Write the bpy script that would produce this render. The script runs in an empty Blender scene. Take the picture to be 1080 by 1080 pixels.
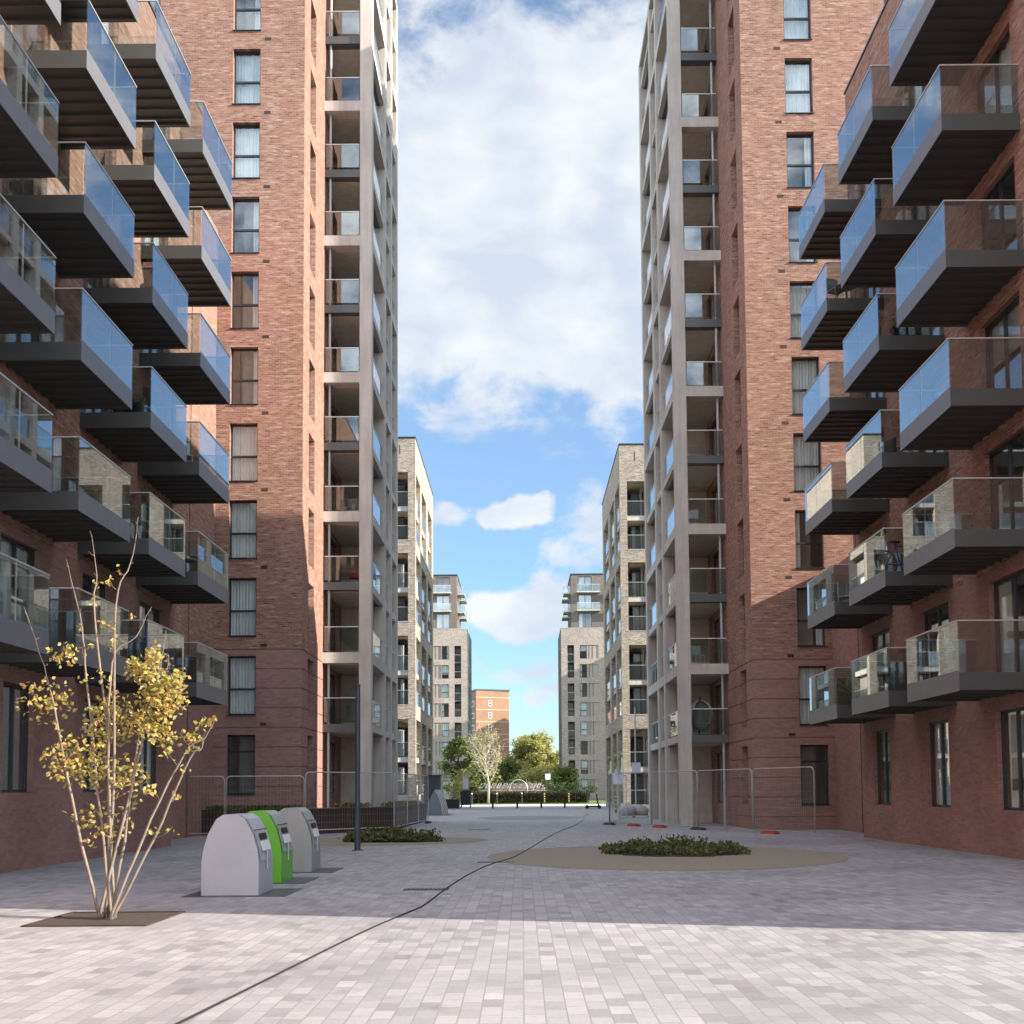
import bpy, math, random
from mathutils import Vector, Matrix, Quaternion
R = math.radians
rnd = random.Random(7)
scn = bpy.context.scene
col = scn.collection

# ------------------------------------------------------------------ camera, sky, sun, exposure
F, TH, RO, CX, CY = 1200.0, .0635, .0071, 550.2, 756.3
cam_d = bpy.data.cameras.new('camera'); cam = bpy.data.objects.new('camera', cam_d); col.objects.link(cam)
cam_d.sensor_width = 36; cam_d.lens = F / 1080 * 36
cam_d.shift_x = -(CX - 540) / 1080; cam_d.shift_y = (CY - 540) / 1080
cam_d.clip_start = .1; cam_d.clip_end = 6000
fw = Vector((0, math.cos(TH), math.sin(TH))); rt = Vector((1, 0, 0)); up = rt.cross(fw)
rt2 = rt * math.cos(RO) - up * math.sin(RO); up2 = up * math.cos(RO) + rt * math.sin(RO)
M = Matrix((rt2, up2, -fw)).transposed().to_4x4(); M.translation = Vector((0, 0, 1.6))
cam.matrix_world = M
scn.camera = cam

SUN_AZ, SUN_EL = 75, 24          # degrees from the street axis towards +X, behind the camera; height
S = Vector((math.sin(R(SUN_AZ)) * math.cos(R(SUN_EL)), -math.cos(R(SUN_AZ)) * math.cos(R(SUN_EL)), math.sin(R(SUN_EL))))
sun_d = bpy.data.lights.new('sun', 'SUN'); sun = bpy.data.objects.new('sun', sun_d); col.objects.link(sun)
sun_d.energy = 5.0; sun_d.angle = R(.5); sun_d.color = (1, .91, .79)
sun.rotation_euler = S.to_track_quat('Z', 'Y').to_euler(); sun.location = (60, -30, 80)

world = bpy.data.worlds.new('World'); scn.world = world; world.use_nodes = True
def build_sky(nt):
    N, L = nt.nodes, nt.links
    N.clear()
    out = N.new('ShaderNodeOutputWorld'); bg = N.new('ShaderNodeBackground'); bg.inputs[1].default_value = .10
    L.new(bg.outputs[0], out.inputs[0])
    sky = N.new('ShaderNodeTexSky'); sky.sky_type = 'NISHITA'; sky.sun_disc = False
    sky.sun_elevation = R(SUN_EL); sky.sun_rotation = R(180 - SUN_AZ)
    sky.air_density = 1.0; sky.dust_density = .0; sky.ozone_density = 2.2
    tc = N.new('ShaderNodeTexCoord')
    def math_(op, a, b=None, c=None):
        n = N.new('ShaderNodeMath'); n.operation = op
        for i, v in enumerate((a, b, c)):
            if v is None: continue
            if isinstance(v, (int, float)): n.inputs[i].default_value = v
            else: L.new(v, n.inputs[i])
        return n.outputs[0]
    def noise(scale, detail, rough, off=(0, 0, 0), zs=1.6):
        mp = N.new('ShaderNodeMapping'); mp.inputs['Location'].default_value = off; mp.inputs['Scale'].default_value = (1, 1, zs)
        L.new(tc.outputs['Generated'], mp.inputs[0])
        n = N.new('ShaderNodeTexNoise'); n.inputs['Scale'].default_value = scale; n.inputs['Detail'].default_value = detail
        n.inputs['Roughness'].default_value = rough; n.inputs['Distortion'].default_value = .25
        L.new(mp.outputs[0], n.inputs['Vector'])
        return n.outputs['Fac']
    def ray(px, py):
        a = (px - CX) / F; b = (CY - py) / F
        return (rt2 * a + up2 * b + fw).normalized()
    # banks of cloud: direction, half-sizes in the sky, strength
    banks = [((560, 230), (.17, .14), 1.15), ((640, 370), (.09, .05), 1.0), ((440, 320), (.06, .07), 1.05), ((480, 160), (.08, .055), 1.1),
             ((540, 540), (.030, .013), 1.1), ((628, 560), (.028, .040), .62), ((470, 545), (.026, .011), .7),
             ((545, 645), (.058, .020), 1.1), ((595, 618), (.04, .014), .62), ((505, 648), (.032, .020), 1.0), ((520, 705), (.05, .018), .55), ((575, 735), (.035, .012), .5)]
    wn = N.new('ShaderNodeTexNoise'); wn.inputs['Scale'].default_value = 16; wn.inputs['Detail'].default_value = 5; L.new(tc.outputs['Generated'], wn.inputs['Vector'])
    wc = N.new('ShaderNodeVectorMath'); wc.operation = 'SUBTRACT'; L.new(wn.outputs['Color'], wc.inputs[0]); wc.inputs[1].default_value = (.5, .5, .5)
    ws = N.new('ShaderNodeVectorMath'); ws.operation = 'MULTIPLY'; L.new(wc.outputs[0], ws.inputs[0]); ws.inputs[1].default_value = (.11, .05, .055)
    warped = N.new('ShaderNodeVectorMath'); warped.operation = 'ADD'; L.new(tc.outputs['Generated'], warped.inputs[0]); L.new(ws.outputs[0], warped.inputs[1])
    tot = None
    for (p, (sx, sz), k) in banks:
        c = ray(*p)
        sub = N.new('ShaderNodeVectorMath'); sub.operation = 'SUBTRACT'; L.new(warped.outputs[0], sub.inputs[0]); sub.inputs[1].default_value = c
        mul = N.new('ShaderNodeVectorMath'); mul.operation = 'MULTIPLY'; L.new(sub.outputs[0], mul.inputs[0]); mul.inputs[1].default_value = (1 / sx, .8 / sx, 1 / sz)
        ln = N.new('ShaderNodeVectorMath'); ln.operation = 'LENGTH'; L.new(mul.outputs[0], ln.inputs[0])
        m = N.new('ShaderNodeMapRange'); m.interpolation_type = 'SMOOTHSTEP'
        m.inputs['From Min'].default_value = 1.7; m.inputs['From Max'].default_value = .15
        m.inputs['To Min'].default_value = 0; m.inputs['To Max'].default_value = k
        L.new(ln.outputs['Value'], m.inputs[0])
        tot = m.outputs[0] if tot is None else math_('MAXIMUM', tot, m.outputs[0])
    # the rest of the sky dome has broken cloud
    sep = N.new('ShaderNodeSeparateXYZ'); L.new(tc.outputs['Generated'], sep.inputs[0])
    wide = N.new('ShaderNodeMapRange'); wide.interpolation_type = 'SMOOTHSTEP'
    wide.inputs['From Min'].default_value = .93; wide.inputs['From Max'].default_value = .75
    wide.inputs['To Max'].default_value = .46; L.new(sep.outputs['Y'], wide.inputs[0])
    tot = math_('MAXIMUM', tot, wide.outputs[0])
    n1 = noise(14, 10, .6, (1.3, .2, .7), 1.7)
    dens = math_('ADD', tot, math_('MULTIPLY', math_('SUBTRACT', n1, .5), 1.5))
    cov = N.new('ShaderNodeMapRange'); cov.interpolation_type = 'SMOOTHSTEP'
    cov.inputs['From Min'].default_value = .22; cov.inputs['From Max'].default_value = .66; cov.inputs['To Max'].default_value = .94
    L.new(dens, cov.inputs[0])
    n2 = noise(13, 8, .5, (4.1, 2.2, .3), 1.7)
    shade = N.new('ShaderNodeMapRange'); shade.inputs['From Min'].default_value = .38; shade.inputs['From Max'].default_value = .66
    L.new(n2, shade.inputs[0])
    cc = N.new('ShaderNodeMixRGB'); cc.inputs[1].default_value = (2.85, 3.2, 3.75, 1); cc.inputs[2].default_value = (3.95, 4.05, 4.1, 1)
    L.new(shade.outputs[0], cc.inputs[0])
    # out-of-view cloud, overhead and behind the camera, is brightened to add fill light
    cloud_fill = N.new('ShaderNodeMapRange'); cloud_fill.interpolation_type = 'SMOOTHSTEP'; cloud_fill.inputs['From Min'].default_value = .82; cloud_fill.inputs['From Max'].default_value = .2
    cloud_fill.inputs['To Min'].default_value = 1; cloud_fill.inputs['To Max'].default_value = 3.3; L.new(sep.outputs['Y'], cloud_fill.inputs[0])
    cl = N.new('ShaderNodeVectorMath'); cl.operation = 'SCALE'; L.new(cc.outputs[0], cl.inputs[0]); L.new(cloud_fill.outputs[0], cl.inputs['Scale'])
    low = N.new('ShaderNodeMapRange'); low.inputs['From Min'].default_value = .0; low.inputs['From Max'].default_value = .34; L.new(sep.outputs['Z'], low.inputs[0])
    air = N.new('ShaderNodeMixRGB'); air.inputs[1].default_value = (.50, .66, .80, 1); air.inputs[2].default_value = (1, 1, 1, 1); L.new(low.outputs[0], air.inputs[0])
    blue = N.new('ShaderNodeMixRGB'); blue.blend_type = 'MULTIPLY'; blue.inputs[0].default_value = 1; L.new(sky.outputs[0], blue.inputs[1]); L.new(air.outputs[0], blue.inputs[2])
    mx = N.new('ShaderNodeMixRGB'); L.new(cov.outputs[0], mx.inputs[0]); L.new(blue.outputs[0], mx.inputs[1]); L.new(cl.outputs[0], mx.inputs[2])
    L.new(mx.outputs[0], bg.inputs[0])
build_sky(world.node_tree)
scn.view_settings.view_transform = 'Standard'; scn.view_settings.look = 'None'
scn.view_settings.exposure = 1.3; scn.view_settings.gamma = 1

# ------------------------------------------------------------------ materials
def newmat(name):
    m = bpy.data.materials.new(name); m.use_nodes = True
    return m, m.node_tree.nodes, m.node_tree.links, m.node_tree.nodes['Principled BSDF']
def link_noise(N, L, scale, detail=5, rough=.6, vec=None):
    n = N.new('ShaderNodeTexNoise'); n.inputs['Scale'].default_value = scale; n.inputs['Detail'].default_value = detail; n.inputs['Roughness'].default_value = rough
    if vec is not None: L.new(vec, n.inputs['Vector'])
    return n
def ramp(N, L, fac, stops):
    r = N.new('ShaderNodeValToRGB'); e = r.color_ramp.elements
    while len(e) > 1: e.remove(e[-1])
    e[0].position = stops[0][0]; e[0].color = (*stops[0][1], 1)
    for p, c in stops[1:]:
        q = e.new(p); q.color = (*c, 1)
    L.new(fac, r.inputs[0]); return r.outputs[0]
def mix(N, L, fac, a, b, mode='MIX'):
    m = N.new('ShaderNodeMixRGB'); m.blend_type = mode
    for i, v in enumerate((fac, a, b)):
        if isinstance(v, (int, float)): m.inputs[i].default_value = v
        elif isinstance(v, tuple): m.inputs[i].default_value = (*v, 1)
        else: L.new(v, m.inputs[i])
    return m.outputs[0]
def bump(N, L, b, height, strength=.3, dist=.01):
    n = N.new('ShaderNodeBump'); n.inputs['Strength'].default_value = strength; n.inputs['Distance'].default_value = dist
    L.new(height, n.inputs['Height']); L.new(n.outputs[0], b.inputs['Normal'])

def simple(name, c, rough=.6, metal=0, var=.15, nscale=3.0, spec=.5, bumps=0):
    m, N, L, b = newmat(name)
    g = N.new('ShaderNodeNewGeometry')
    n = link_noise(N, L, nscale, 6, .65, g.outputs['Position'])
    lo = tuple(v * (1 - var) for v in c); hi = tuple(min(1, v * (1 + var)) for v in c)
    L.new(ramp(N, L, n.outputs['Fac'], [(.3, lo), (.7, hi)]), b.inputs['Base Color'])
    b.inputs['Roughness'].default_value = rough; b.inputs['Metallic'].default_value = metal
    b.inputs['Specular IOR Level'].default_value = spec
    if bumps: 
        n2 = link_noise(N, L, nscale * 8, 4, .6, g.outputs['Position']); bump(N, L, b, n2.outputs['Fac'], bumps, .01)
    return m

def wall_uv(N, L):
    """horizontal run along the wall, height: from world position and the face's own normal"""
    g = N.new('ShaderNodeNewGeometry'); sp = N.new('ShaderNodeSeparateXYZ'); L.new(g.outputs['Position'], sp.inputs[0])
    sn = N.new('ShaderNodeSeparateXYZ'); L.new(g.outputs['True Normal'], sn.inputs[0])
    ab = N.new('ShaderNodeMath'); ab.operation = 'ABSOLUTE'; L.new(sn.outputs['X'], ab.inputs[0])
    gt = N.new('ShaderNodeMath'); gt.operation = 'GREATER_THAN'; L.new(ab.outputs[0], gt.inputs[0]); gt.inputs[1].default_value = .6
    mr = N.new('ShaderNodeMix'); mr.data_type = 'FLOAT'; L.new(gt.outputs[0], mr.inputs[0]); L.new(sp.outputs['X'], mr.inputs[2]); L.new(sp.outputs['Y'], mr.inputs[3])
    c = N.new('ShaderNodeCombineXYZ'); L.new(mr.outputs[0], c.inputs[0]); L.new(sp.outputs['Z'], c.inputs[1])
    return c.outputs[0], g

def brick(name, cols, mortar, bw=.225, rh=.075, mort=.012, streak=(.4, .25), rough=.9, flecks=None, bmp=.5):
    m, N, L, b = newmat(name)
    uv, g = wall_uv(N, L)
    t = N.new('ShaderNodeTexBrick'); t.inputs['Scale'].default_value = 1; t.inputs['Brick Width'].default_value = bw; t.inputs['Row Height'].default_value = rh
    t.inputs['Mortar Size'].default_value = mort; t.inputs['Mortar Smooth'].default_value = .2; t.inputs['Bias'].default_value = 0
    t.inputs['Color1'].default_value = (0, 0, 0, 1); t.inputs['Color2'].default_value = (1, 1, 1, 1); t.inputs['Mortar'].default_value = (.5, .5, .5, 1)
    L.new(uv, t.inputs['Vector'])
    bc = ramp(N, L, t.outputs['Color'], [(i / (len(cols) - 1), c) for i, c in enumerate(cols)])
    n = link_noise(N, L, .45, 5, .6, g.outputs['Position'])
    bc = mix(N, L, .55, bc, ramp(N, L, n.outputs['Fac'], [(.28, (.55, .53, .52)), (.5, (.97, .97, .97)), (.74, (1.3, 1.27, 1.24))]), 'MULTIPLY')
    if flecks:                       # pale efflorescence left on runs of bricks
        mp = N.new('ShaderNodeMapping'); mp.inputs['Scale'].default_value = (1.5, 9.0, 1); L.new(uv, mp.inputs[0])
        nf = link_noise(N, L, 1.0, 6, .75, mp.outputs[0])
        fr = ramp(N, L, nf.outputs['Fac'], [(.50, (0, 0, 0)), (.61, (1, 1, 1))])
        ml = N.new('ShaderNodeMath'); ml.operation = 'MULTIPLY'; L.new(fr, ml.inputs[0]); ml.inputs[1].default_value = streak[0]
        bc = mix(N, L, ml.outputs[0], bc, flecks)
    fin = mix(N, L, t.outputs['Fac'], bc, mortar)
    L.new(fin, b.inputs['Base Color']); b.inputs['Roughness'].default_value = rough; b.inputs['Specular IOR Level'].default_value = .25
    inv = N.new('ShaderNodeMath'); inv.operation = 'SUBTRACT'; inv.inputs[0].default_value = 1; L.new(t.outputs['Fac'], inv.inputs[1])
    bump(N, L, b, inv.outputs[0], bmp, .012)
    return m

def glass(name, tint=(.8, .85, .85), f0=.1, rough=.0):
    m, N, L, b = newmat(name); N.remove(b)
    out = N['Material Output']
    g = N.new('ShaderNodeNewGeometry')
    d = N.new('ShaderNodeVectorMath'); d.operation = 'DOT_PRODUCT'; L.new(g.outputs['Incoming'], d.inputs[0]); L.new(g.outputs['Normal'], d.inputs[1])
    def mth(op, a, bb=None):
        n = N.new('ShaderNodeMath'); n.operation = op
        for i, v in enumerate((a, bb)):
            if v is None: continue
            if isinstance(v, (int, float)): n.inputs[i].default_value = v
            else: L.new(v, n.inputs[i])
        return n.outputs[0]
    c = mth('SUBTRACT', 1.0, mth('ABSOLUTE', d.outputs['Value']))
    f = mth('ADD', mth('MULTIPLY', mth('POWER', c, 4.0), 1 - f0), f0)
    tr = N.new('ShaderNodeBsdfTransparent'); tr.inputs[0].default_value = (*tint, 1)
    gl = N.new('ShaderNodeBsdfGlossy'); gl.inputs['Roughness'].default_value = rough; gl.inputs[0].default_value = (.95, .97, 1, 1)
    mx = N.new('ShaderNodeMixShader'); L.new(f, mx.inputs[0]); L.new(tr.outputs[0], mx.inputs[1]); L.new(gl.outputs[0], mx.inputs[2])
    L.new(mx.outputs[0], out.inputs[0])
    return m

def leafmat(name, cols, trans=.35):
    m, N, L, b = newmat(name)
    g = N.new('ShaderNodeNewGeometry')
    r = ramp(N, L, g.outputs['Random Per Island'], [(i / max(1, len(cols) - 1), c) for i, c in enumerate(cols)])
    L.new(r, b.inputs['Base Color']); b.inputs['Roughness'].default_value = .55; b.inputs['Specular IOR Level'].default_value = .3
    t = N.new('ShaderNodeBsdfTranslucent'); L.new(r, t.inputs[0])
    mx = N.new('ShaderNodeMixShader'); mx.inputs[0].default_value = trans
    L.new(b.outputs[0], mx.inputs[1]); L.new(t.outputs[0], mx.inputs[2]); L.new(mx.outputs[0], N['Material Output'].inputs[0])
    return m

def concrete(name, c):
    m, N, L, b = newmat(name)
    uv, g = wall_uv(N, L)
    n1 = link_noise(N, L, .6, 7, .65, g.outputs['Position'])
    mp = N.new('ShaderNodeMapping'); mp.inputs['Scale'].default_value = (5, .35, 1); L.new(uv, mp.inputs[0])
    n2 = link_noise(N, L, 1.0, 5, .6, mp.outputs[0])
    a = ramp(N, L, n1.outputs['Fac'], [(.3, tuple(v * .84 for v in c)), (.7, tuple(v * 1.12 for v in c))])
    st = ramp(N, L, n2.outputs['Fac'], [(.35, (.86, .85, .84)), (.6, (1, 1, 1))])
    L.new(mix(N, L, 1.0, a, st, 'MULTIPLY'), b.inputs['Base Color']); b.inputs['Roughness'].default_value = .85; b.inputs['Specular IOR Level'].default_value = .25
    n3 = link_noise(N, L, 30, 3, .6, g.outputs['Position']); bump(N, L, b, n3.outputs['Fac'], .12, .01)
    return m

def paving(name, cols, mortar, bw, rh, rot=0.0, mort=.006):
    m, N, L, b = newmat(name)
    g = N.new('ShaderNodeNewGeometry')
    mp = N.new('ShaderNodeMapping'); mp.inputs['Rotation'].default_value = (0, 0, rot); L.new(g.outputs['Position'], mp.inputs[0])
    t = N.new('ShaderNodeTexBrick'); t.inputs['Scale'].default_value = 1; t.inputs['Brick Width'].default_value = bw; t.inputs['Row Height'].default_value = rh
    t.inputs['Mortar Size'].default_value = mort; t.inputs['Mortar Smooth'].default_value = .1; t.inputs['Bias'].default_value = 0; t.offset = .37
    t.inputs['Color1'].default_value = (0, 0, 0, 1); t.inputs['Color2'].default_value = (1, 1, 1, 1); t.inputs['Mortar'].default_value = (.5, .5, .5, 1)
    L.new(mp.outputs[0], t.inputs['Vector'])
    bc = ramp(N, L, t.outputs['Color'], [(i / (len(cols) - 1), c) for i, c in enumerate(cols)])
    n = link_noise(N, L, .22, 6, .65, g.outputs['Position'])
    bc = mix(N, L, .8, bc, ramp(N, L, n.outputs['Fac'], [(.32, (.72, .71, .72)), (.52, (1, 1, 1)), (.7, (1.18, 1.17, 1.16))]), 'MULTIPLY')
    n5 = link_noise(N, L, 1.1, 7, .7, g.outputs['Position']); bc = mix(N, L, 1.0, bc, ramp(N, L, n5.outputs['Fac'], [(.40, (1.06, 1.06, 1.05)), (.58, (1, 1, 1)), (.66, (.80, .79, .78)), (.74, (.66, .65, .64))]), 'MULTIPLY')
    n4 = link_noise(N, L, 22, 4, .7, g.outputs['Position'])
    bc = mix(N, L, .5, bc, ramp(N, L, n4.outputs['Fac'], [(.3, (.8, .8, .8)), (.7, (1.15, 1.15, 1.15))]), 'MULTIPLY')
    L.new(mix(N, L, t.outputs['Fac'], bc, mortar), b.inputs['Base Color'])
    rr = ramp(N, L, n.outputs['Fac'], [(.3, (.5, .5, .5)), (.7, (.75, .75, .75))]); L.new(rr, b.inputs['Roughness'])
    b.inputs['Specular IOR Level'].default_value = .35
    inv = N.new('ShaderNodeMath'); inv.operation = 'SUBTRACT'; inv.inputs[0].default_value = 1; L.new(t.outputs['Fac'], inv.inputs[1])
    bump(N, L, b, inv.outputs[0], .4, .006)
    return m

MT = dict(
    red=brick('red_brick', [(.165, .075, .055), (.25, .12, .088), (.295, .15, .11), (.215, .098, .072), (.35, .195, .145)], (.29, .19, .148), flecks=(.50, .355, .275), streak=(.7, 0)),
    redplain=brick('dark_red_brick', [(.255, .15, .125), (.30, .178, .15), (.335, .20, .172)], (.275, .158, .133), mort=.006, flecks=(.34, .19, .15), streak=(.25, 0), bmp=.2),
    buff=brick('buff_brick', [(.14, .118, .093), (.275, .235, .185), (.37, .325, .26), (.205, .172, .135), (.47, .42, .345)], (.345, .31, .257), flecks=(.56, .51, .425), streak=(.6, 0)),
    pale=brick('pale_brick', [(.20, .165, .145), (.32, .268, .232), (.42, .36, .31), (.26, .215, .185)], (.39, .34, .30), flecks=(.56, .49, .43), streak=(.45, 0)),
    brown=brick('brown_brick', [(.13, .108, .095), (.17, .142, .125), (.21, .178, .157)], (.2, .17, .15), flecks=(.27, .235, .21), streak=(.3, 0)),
    orange=brick('orange_brick', [(.27, .148, .092), (.31, .172, .108), (.34, .195, .125)], (.31, .20, .14), bmp=.2),
    terra=brick('terracotta_brick', [(.22, .12, .09), (.28, .155, .115), (.32, .18, .14)], (.28, .2, .17)),
    conc=concrete('precast_concrete', (.53, .50, .455)),
    conc_pale=concrete('pale_concrete', (.52, .50, .46)),
    soffit=simple('soffit_board', (.50, .44, .35), .8),
    fascia=simple('grey_fascia_metal', (.10, .105, .105), .38, .35, .1, 1.5),
    balc=simple('balcony_cladding', (.070, .071, .068), .5, .2, .12, 1.2),
    strip=simple('grey_edge_metal', (.16, .165, .18), .4, .3, .08, 2),
    ochre=simple('warm_soffit_board', (.56, .46, .28), .8, 0, .1, 2),
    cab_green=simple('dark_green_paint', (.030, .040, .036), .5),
    dark=simple('dark_metal', (.028, .032, .036), .45, .3),
    frame=simple('window_frame_paint', (.022, .026, .030), .4, .0, .1),
    steel=simple('galvanised_steel', (.42, .42, .42), .5, .3, .12, 6),
    rail=simple('handrail_aluminium', (.55, .55, .54), .35, .6, .08, 6),
    white=simple('white_paint', (.74, .74, .72), .5, 0, .05),
    curtain=simple('curtain_cloth', (.82, .84, .83), .9, 0, .08, 2),
    blind=simple('blind_cloth', (.74, .73, .70), .9, 0, .06, 2),
    room=simple('room_plaster', (.30, .28, .25), .9, 0, .25, .4),
    glass=glass('window_glass', (.90, .93, .93), .085),
    bglass=glass('balustrade_glass', (.74, .80, .80), .13),
    corten=simple('weathered_steel', (.055, .030, .021), .8, .2, .35, 2.5, bumps=.2),
    soil=simple('soil', (.045, .032, .022), .95, 0, .4, 8, bumps=.4),
    resin=simple('resin_gravel', (.23, .205, .155), .85, 0, .12, 14, bumps=.3),
    resin_dark=simple('dark_resin_gravel', (.20, .195, .20), .85, 0, .12, 14),
    panel=simple('taupe_panel', (.34, .295, .26), .8, 0, .08, 1),
    plate=simple('grey_ground_plate', (.075, .077, .085), .5, .2, .2, 4),
    slot=simple('drain_grating', (.03, .03, .032), .6, .4),
    bin_grey=simple('grey_bin_shell', (.33, .33, .315), .42, .1, .07, 2),
    bin_white=simple('white_bin_shell', (.42, .42, .445), .42, .1, .07, 2),
    bin_green=simple('green_bin_shell', (.13, .42, .035), .4, 0, .07, 2),
    bin_blue=simple('slate_bin_shell', (.16, .19, .20), .45, .1, .07, 2),
    bin_lid=simple('bin_lid_plastic', (.30, .33, .30), .4, 0, .07, 2),
    label=simple('printed_label', (.72, .72, .74), .5, 0, .04),
    black=simple('black_rubber', (.012, .012, .013), .6, 0, .2),
    post=simple('slate_grey_paint', (.05, .062, .080), .42, .15, .08, 3),
    yellow=simple('yellow_paint', (.45, .35, .06), .5, 0, .08),
    orangep=simple('orange_plastic', (.42, .085, .04), .5, 0, .1),
    purple=simple('purple_cloth', (.12, .10, .36), .8, 0, .12),
    sign=simple('sign_face', (.62, .64, .80), .5, 0, .05),
    bag=simple('rubble_bag', (.33, .32, .33), .7, 0, .15, 3),
    red_c=simple('red_cloth', (.42, .05, .06), .8), bluec=simple('blue_cloth', (.25, .42, .62), .85),
    wicker=simple('grey_wicker', (.30, .29, .27), .8, 0, .25, 12),
    bark=simple('bark', (.10, .075, .055), .9, 0, .3, 8, bumps=.4),
    palebark=simple('pale_bark', (.46, .43, .34), .8, 0, .25, 9, bumps=.3),
    twig=simple('pale_twig', (.20, .155, .125), .8, 0, .25, 9),
    leaf_y=leafmat('yellow_leaf', [(.42, .31, .06), (.52, .42, .12), (.38, .34, .08), (.52, .30, .12), (.26, .28, .07), (.56, .47, .2)], .4),
    leaf_silver=leafmat('silver_leaf', [(.30, .29, .14), (.38, .36, .20), (.24, .25, .10), (.42, .38, .20)], .35),
    leaf_d=leafmat('dark_leaf', [(.035, .060, .018), (.05, .085, .022), (.075, .11, .03), (.03, .05, .02)], .3),
    leaf_m=leafmat('green_leaf', [(.085, .115, .03), (.13, .16, .04), (.18, .19, .05), (.07, .09, .028)], .35),
    leaf_yg=leafmat('yellow_green_leaf', [(.33, .34, .12), (.42, .40, .14), (.50, .43, .15), (.27, .30, .10)], .4),
    leaf_gc=leafmat('ground_leaf', [(.06, .09, .025), (.10, .13, .035), (.15, .17, .05), (.08, .09, .035), (.17, .15, .06)], .3),
    leaf_h=leafmat('hedge_leaf', [(.022, .028, .012), (.035, .042, .016), (.05, .052, .02), (.045, .032, .016)], .2),
    grassm=leafmat('grass_blade', [(.09, .14, .025), (.13, .18, .035), (.17, .20, .045)], .35),
)
MT['pave'] = paving('block_paving', [(.215, .209, .22), (.28, .273, .286), (.315, .306, .318), (.25, .243, .252), (.35, .34, .35), (.295, .287, .297)], (.215, .21, .216), .30, .155, R(90))
MT['path'] = simple('pale_path', (.60, .58, .53), .9, 0, .1, 1)
MT['turf'] = simple('turf', (.09, .13, .03), .95, 0, .3, 2, bumps=.4)
MT['land'] = simple('ground_earth', (.12, .12, .09), .95, 0, .25, .08)

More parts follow.
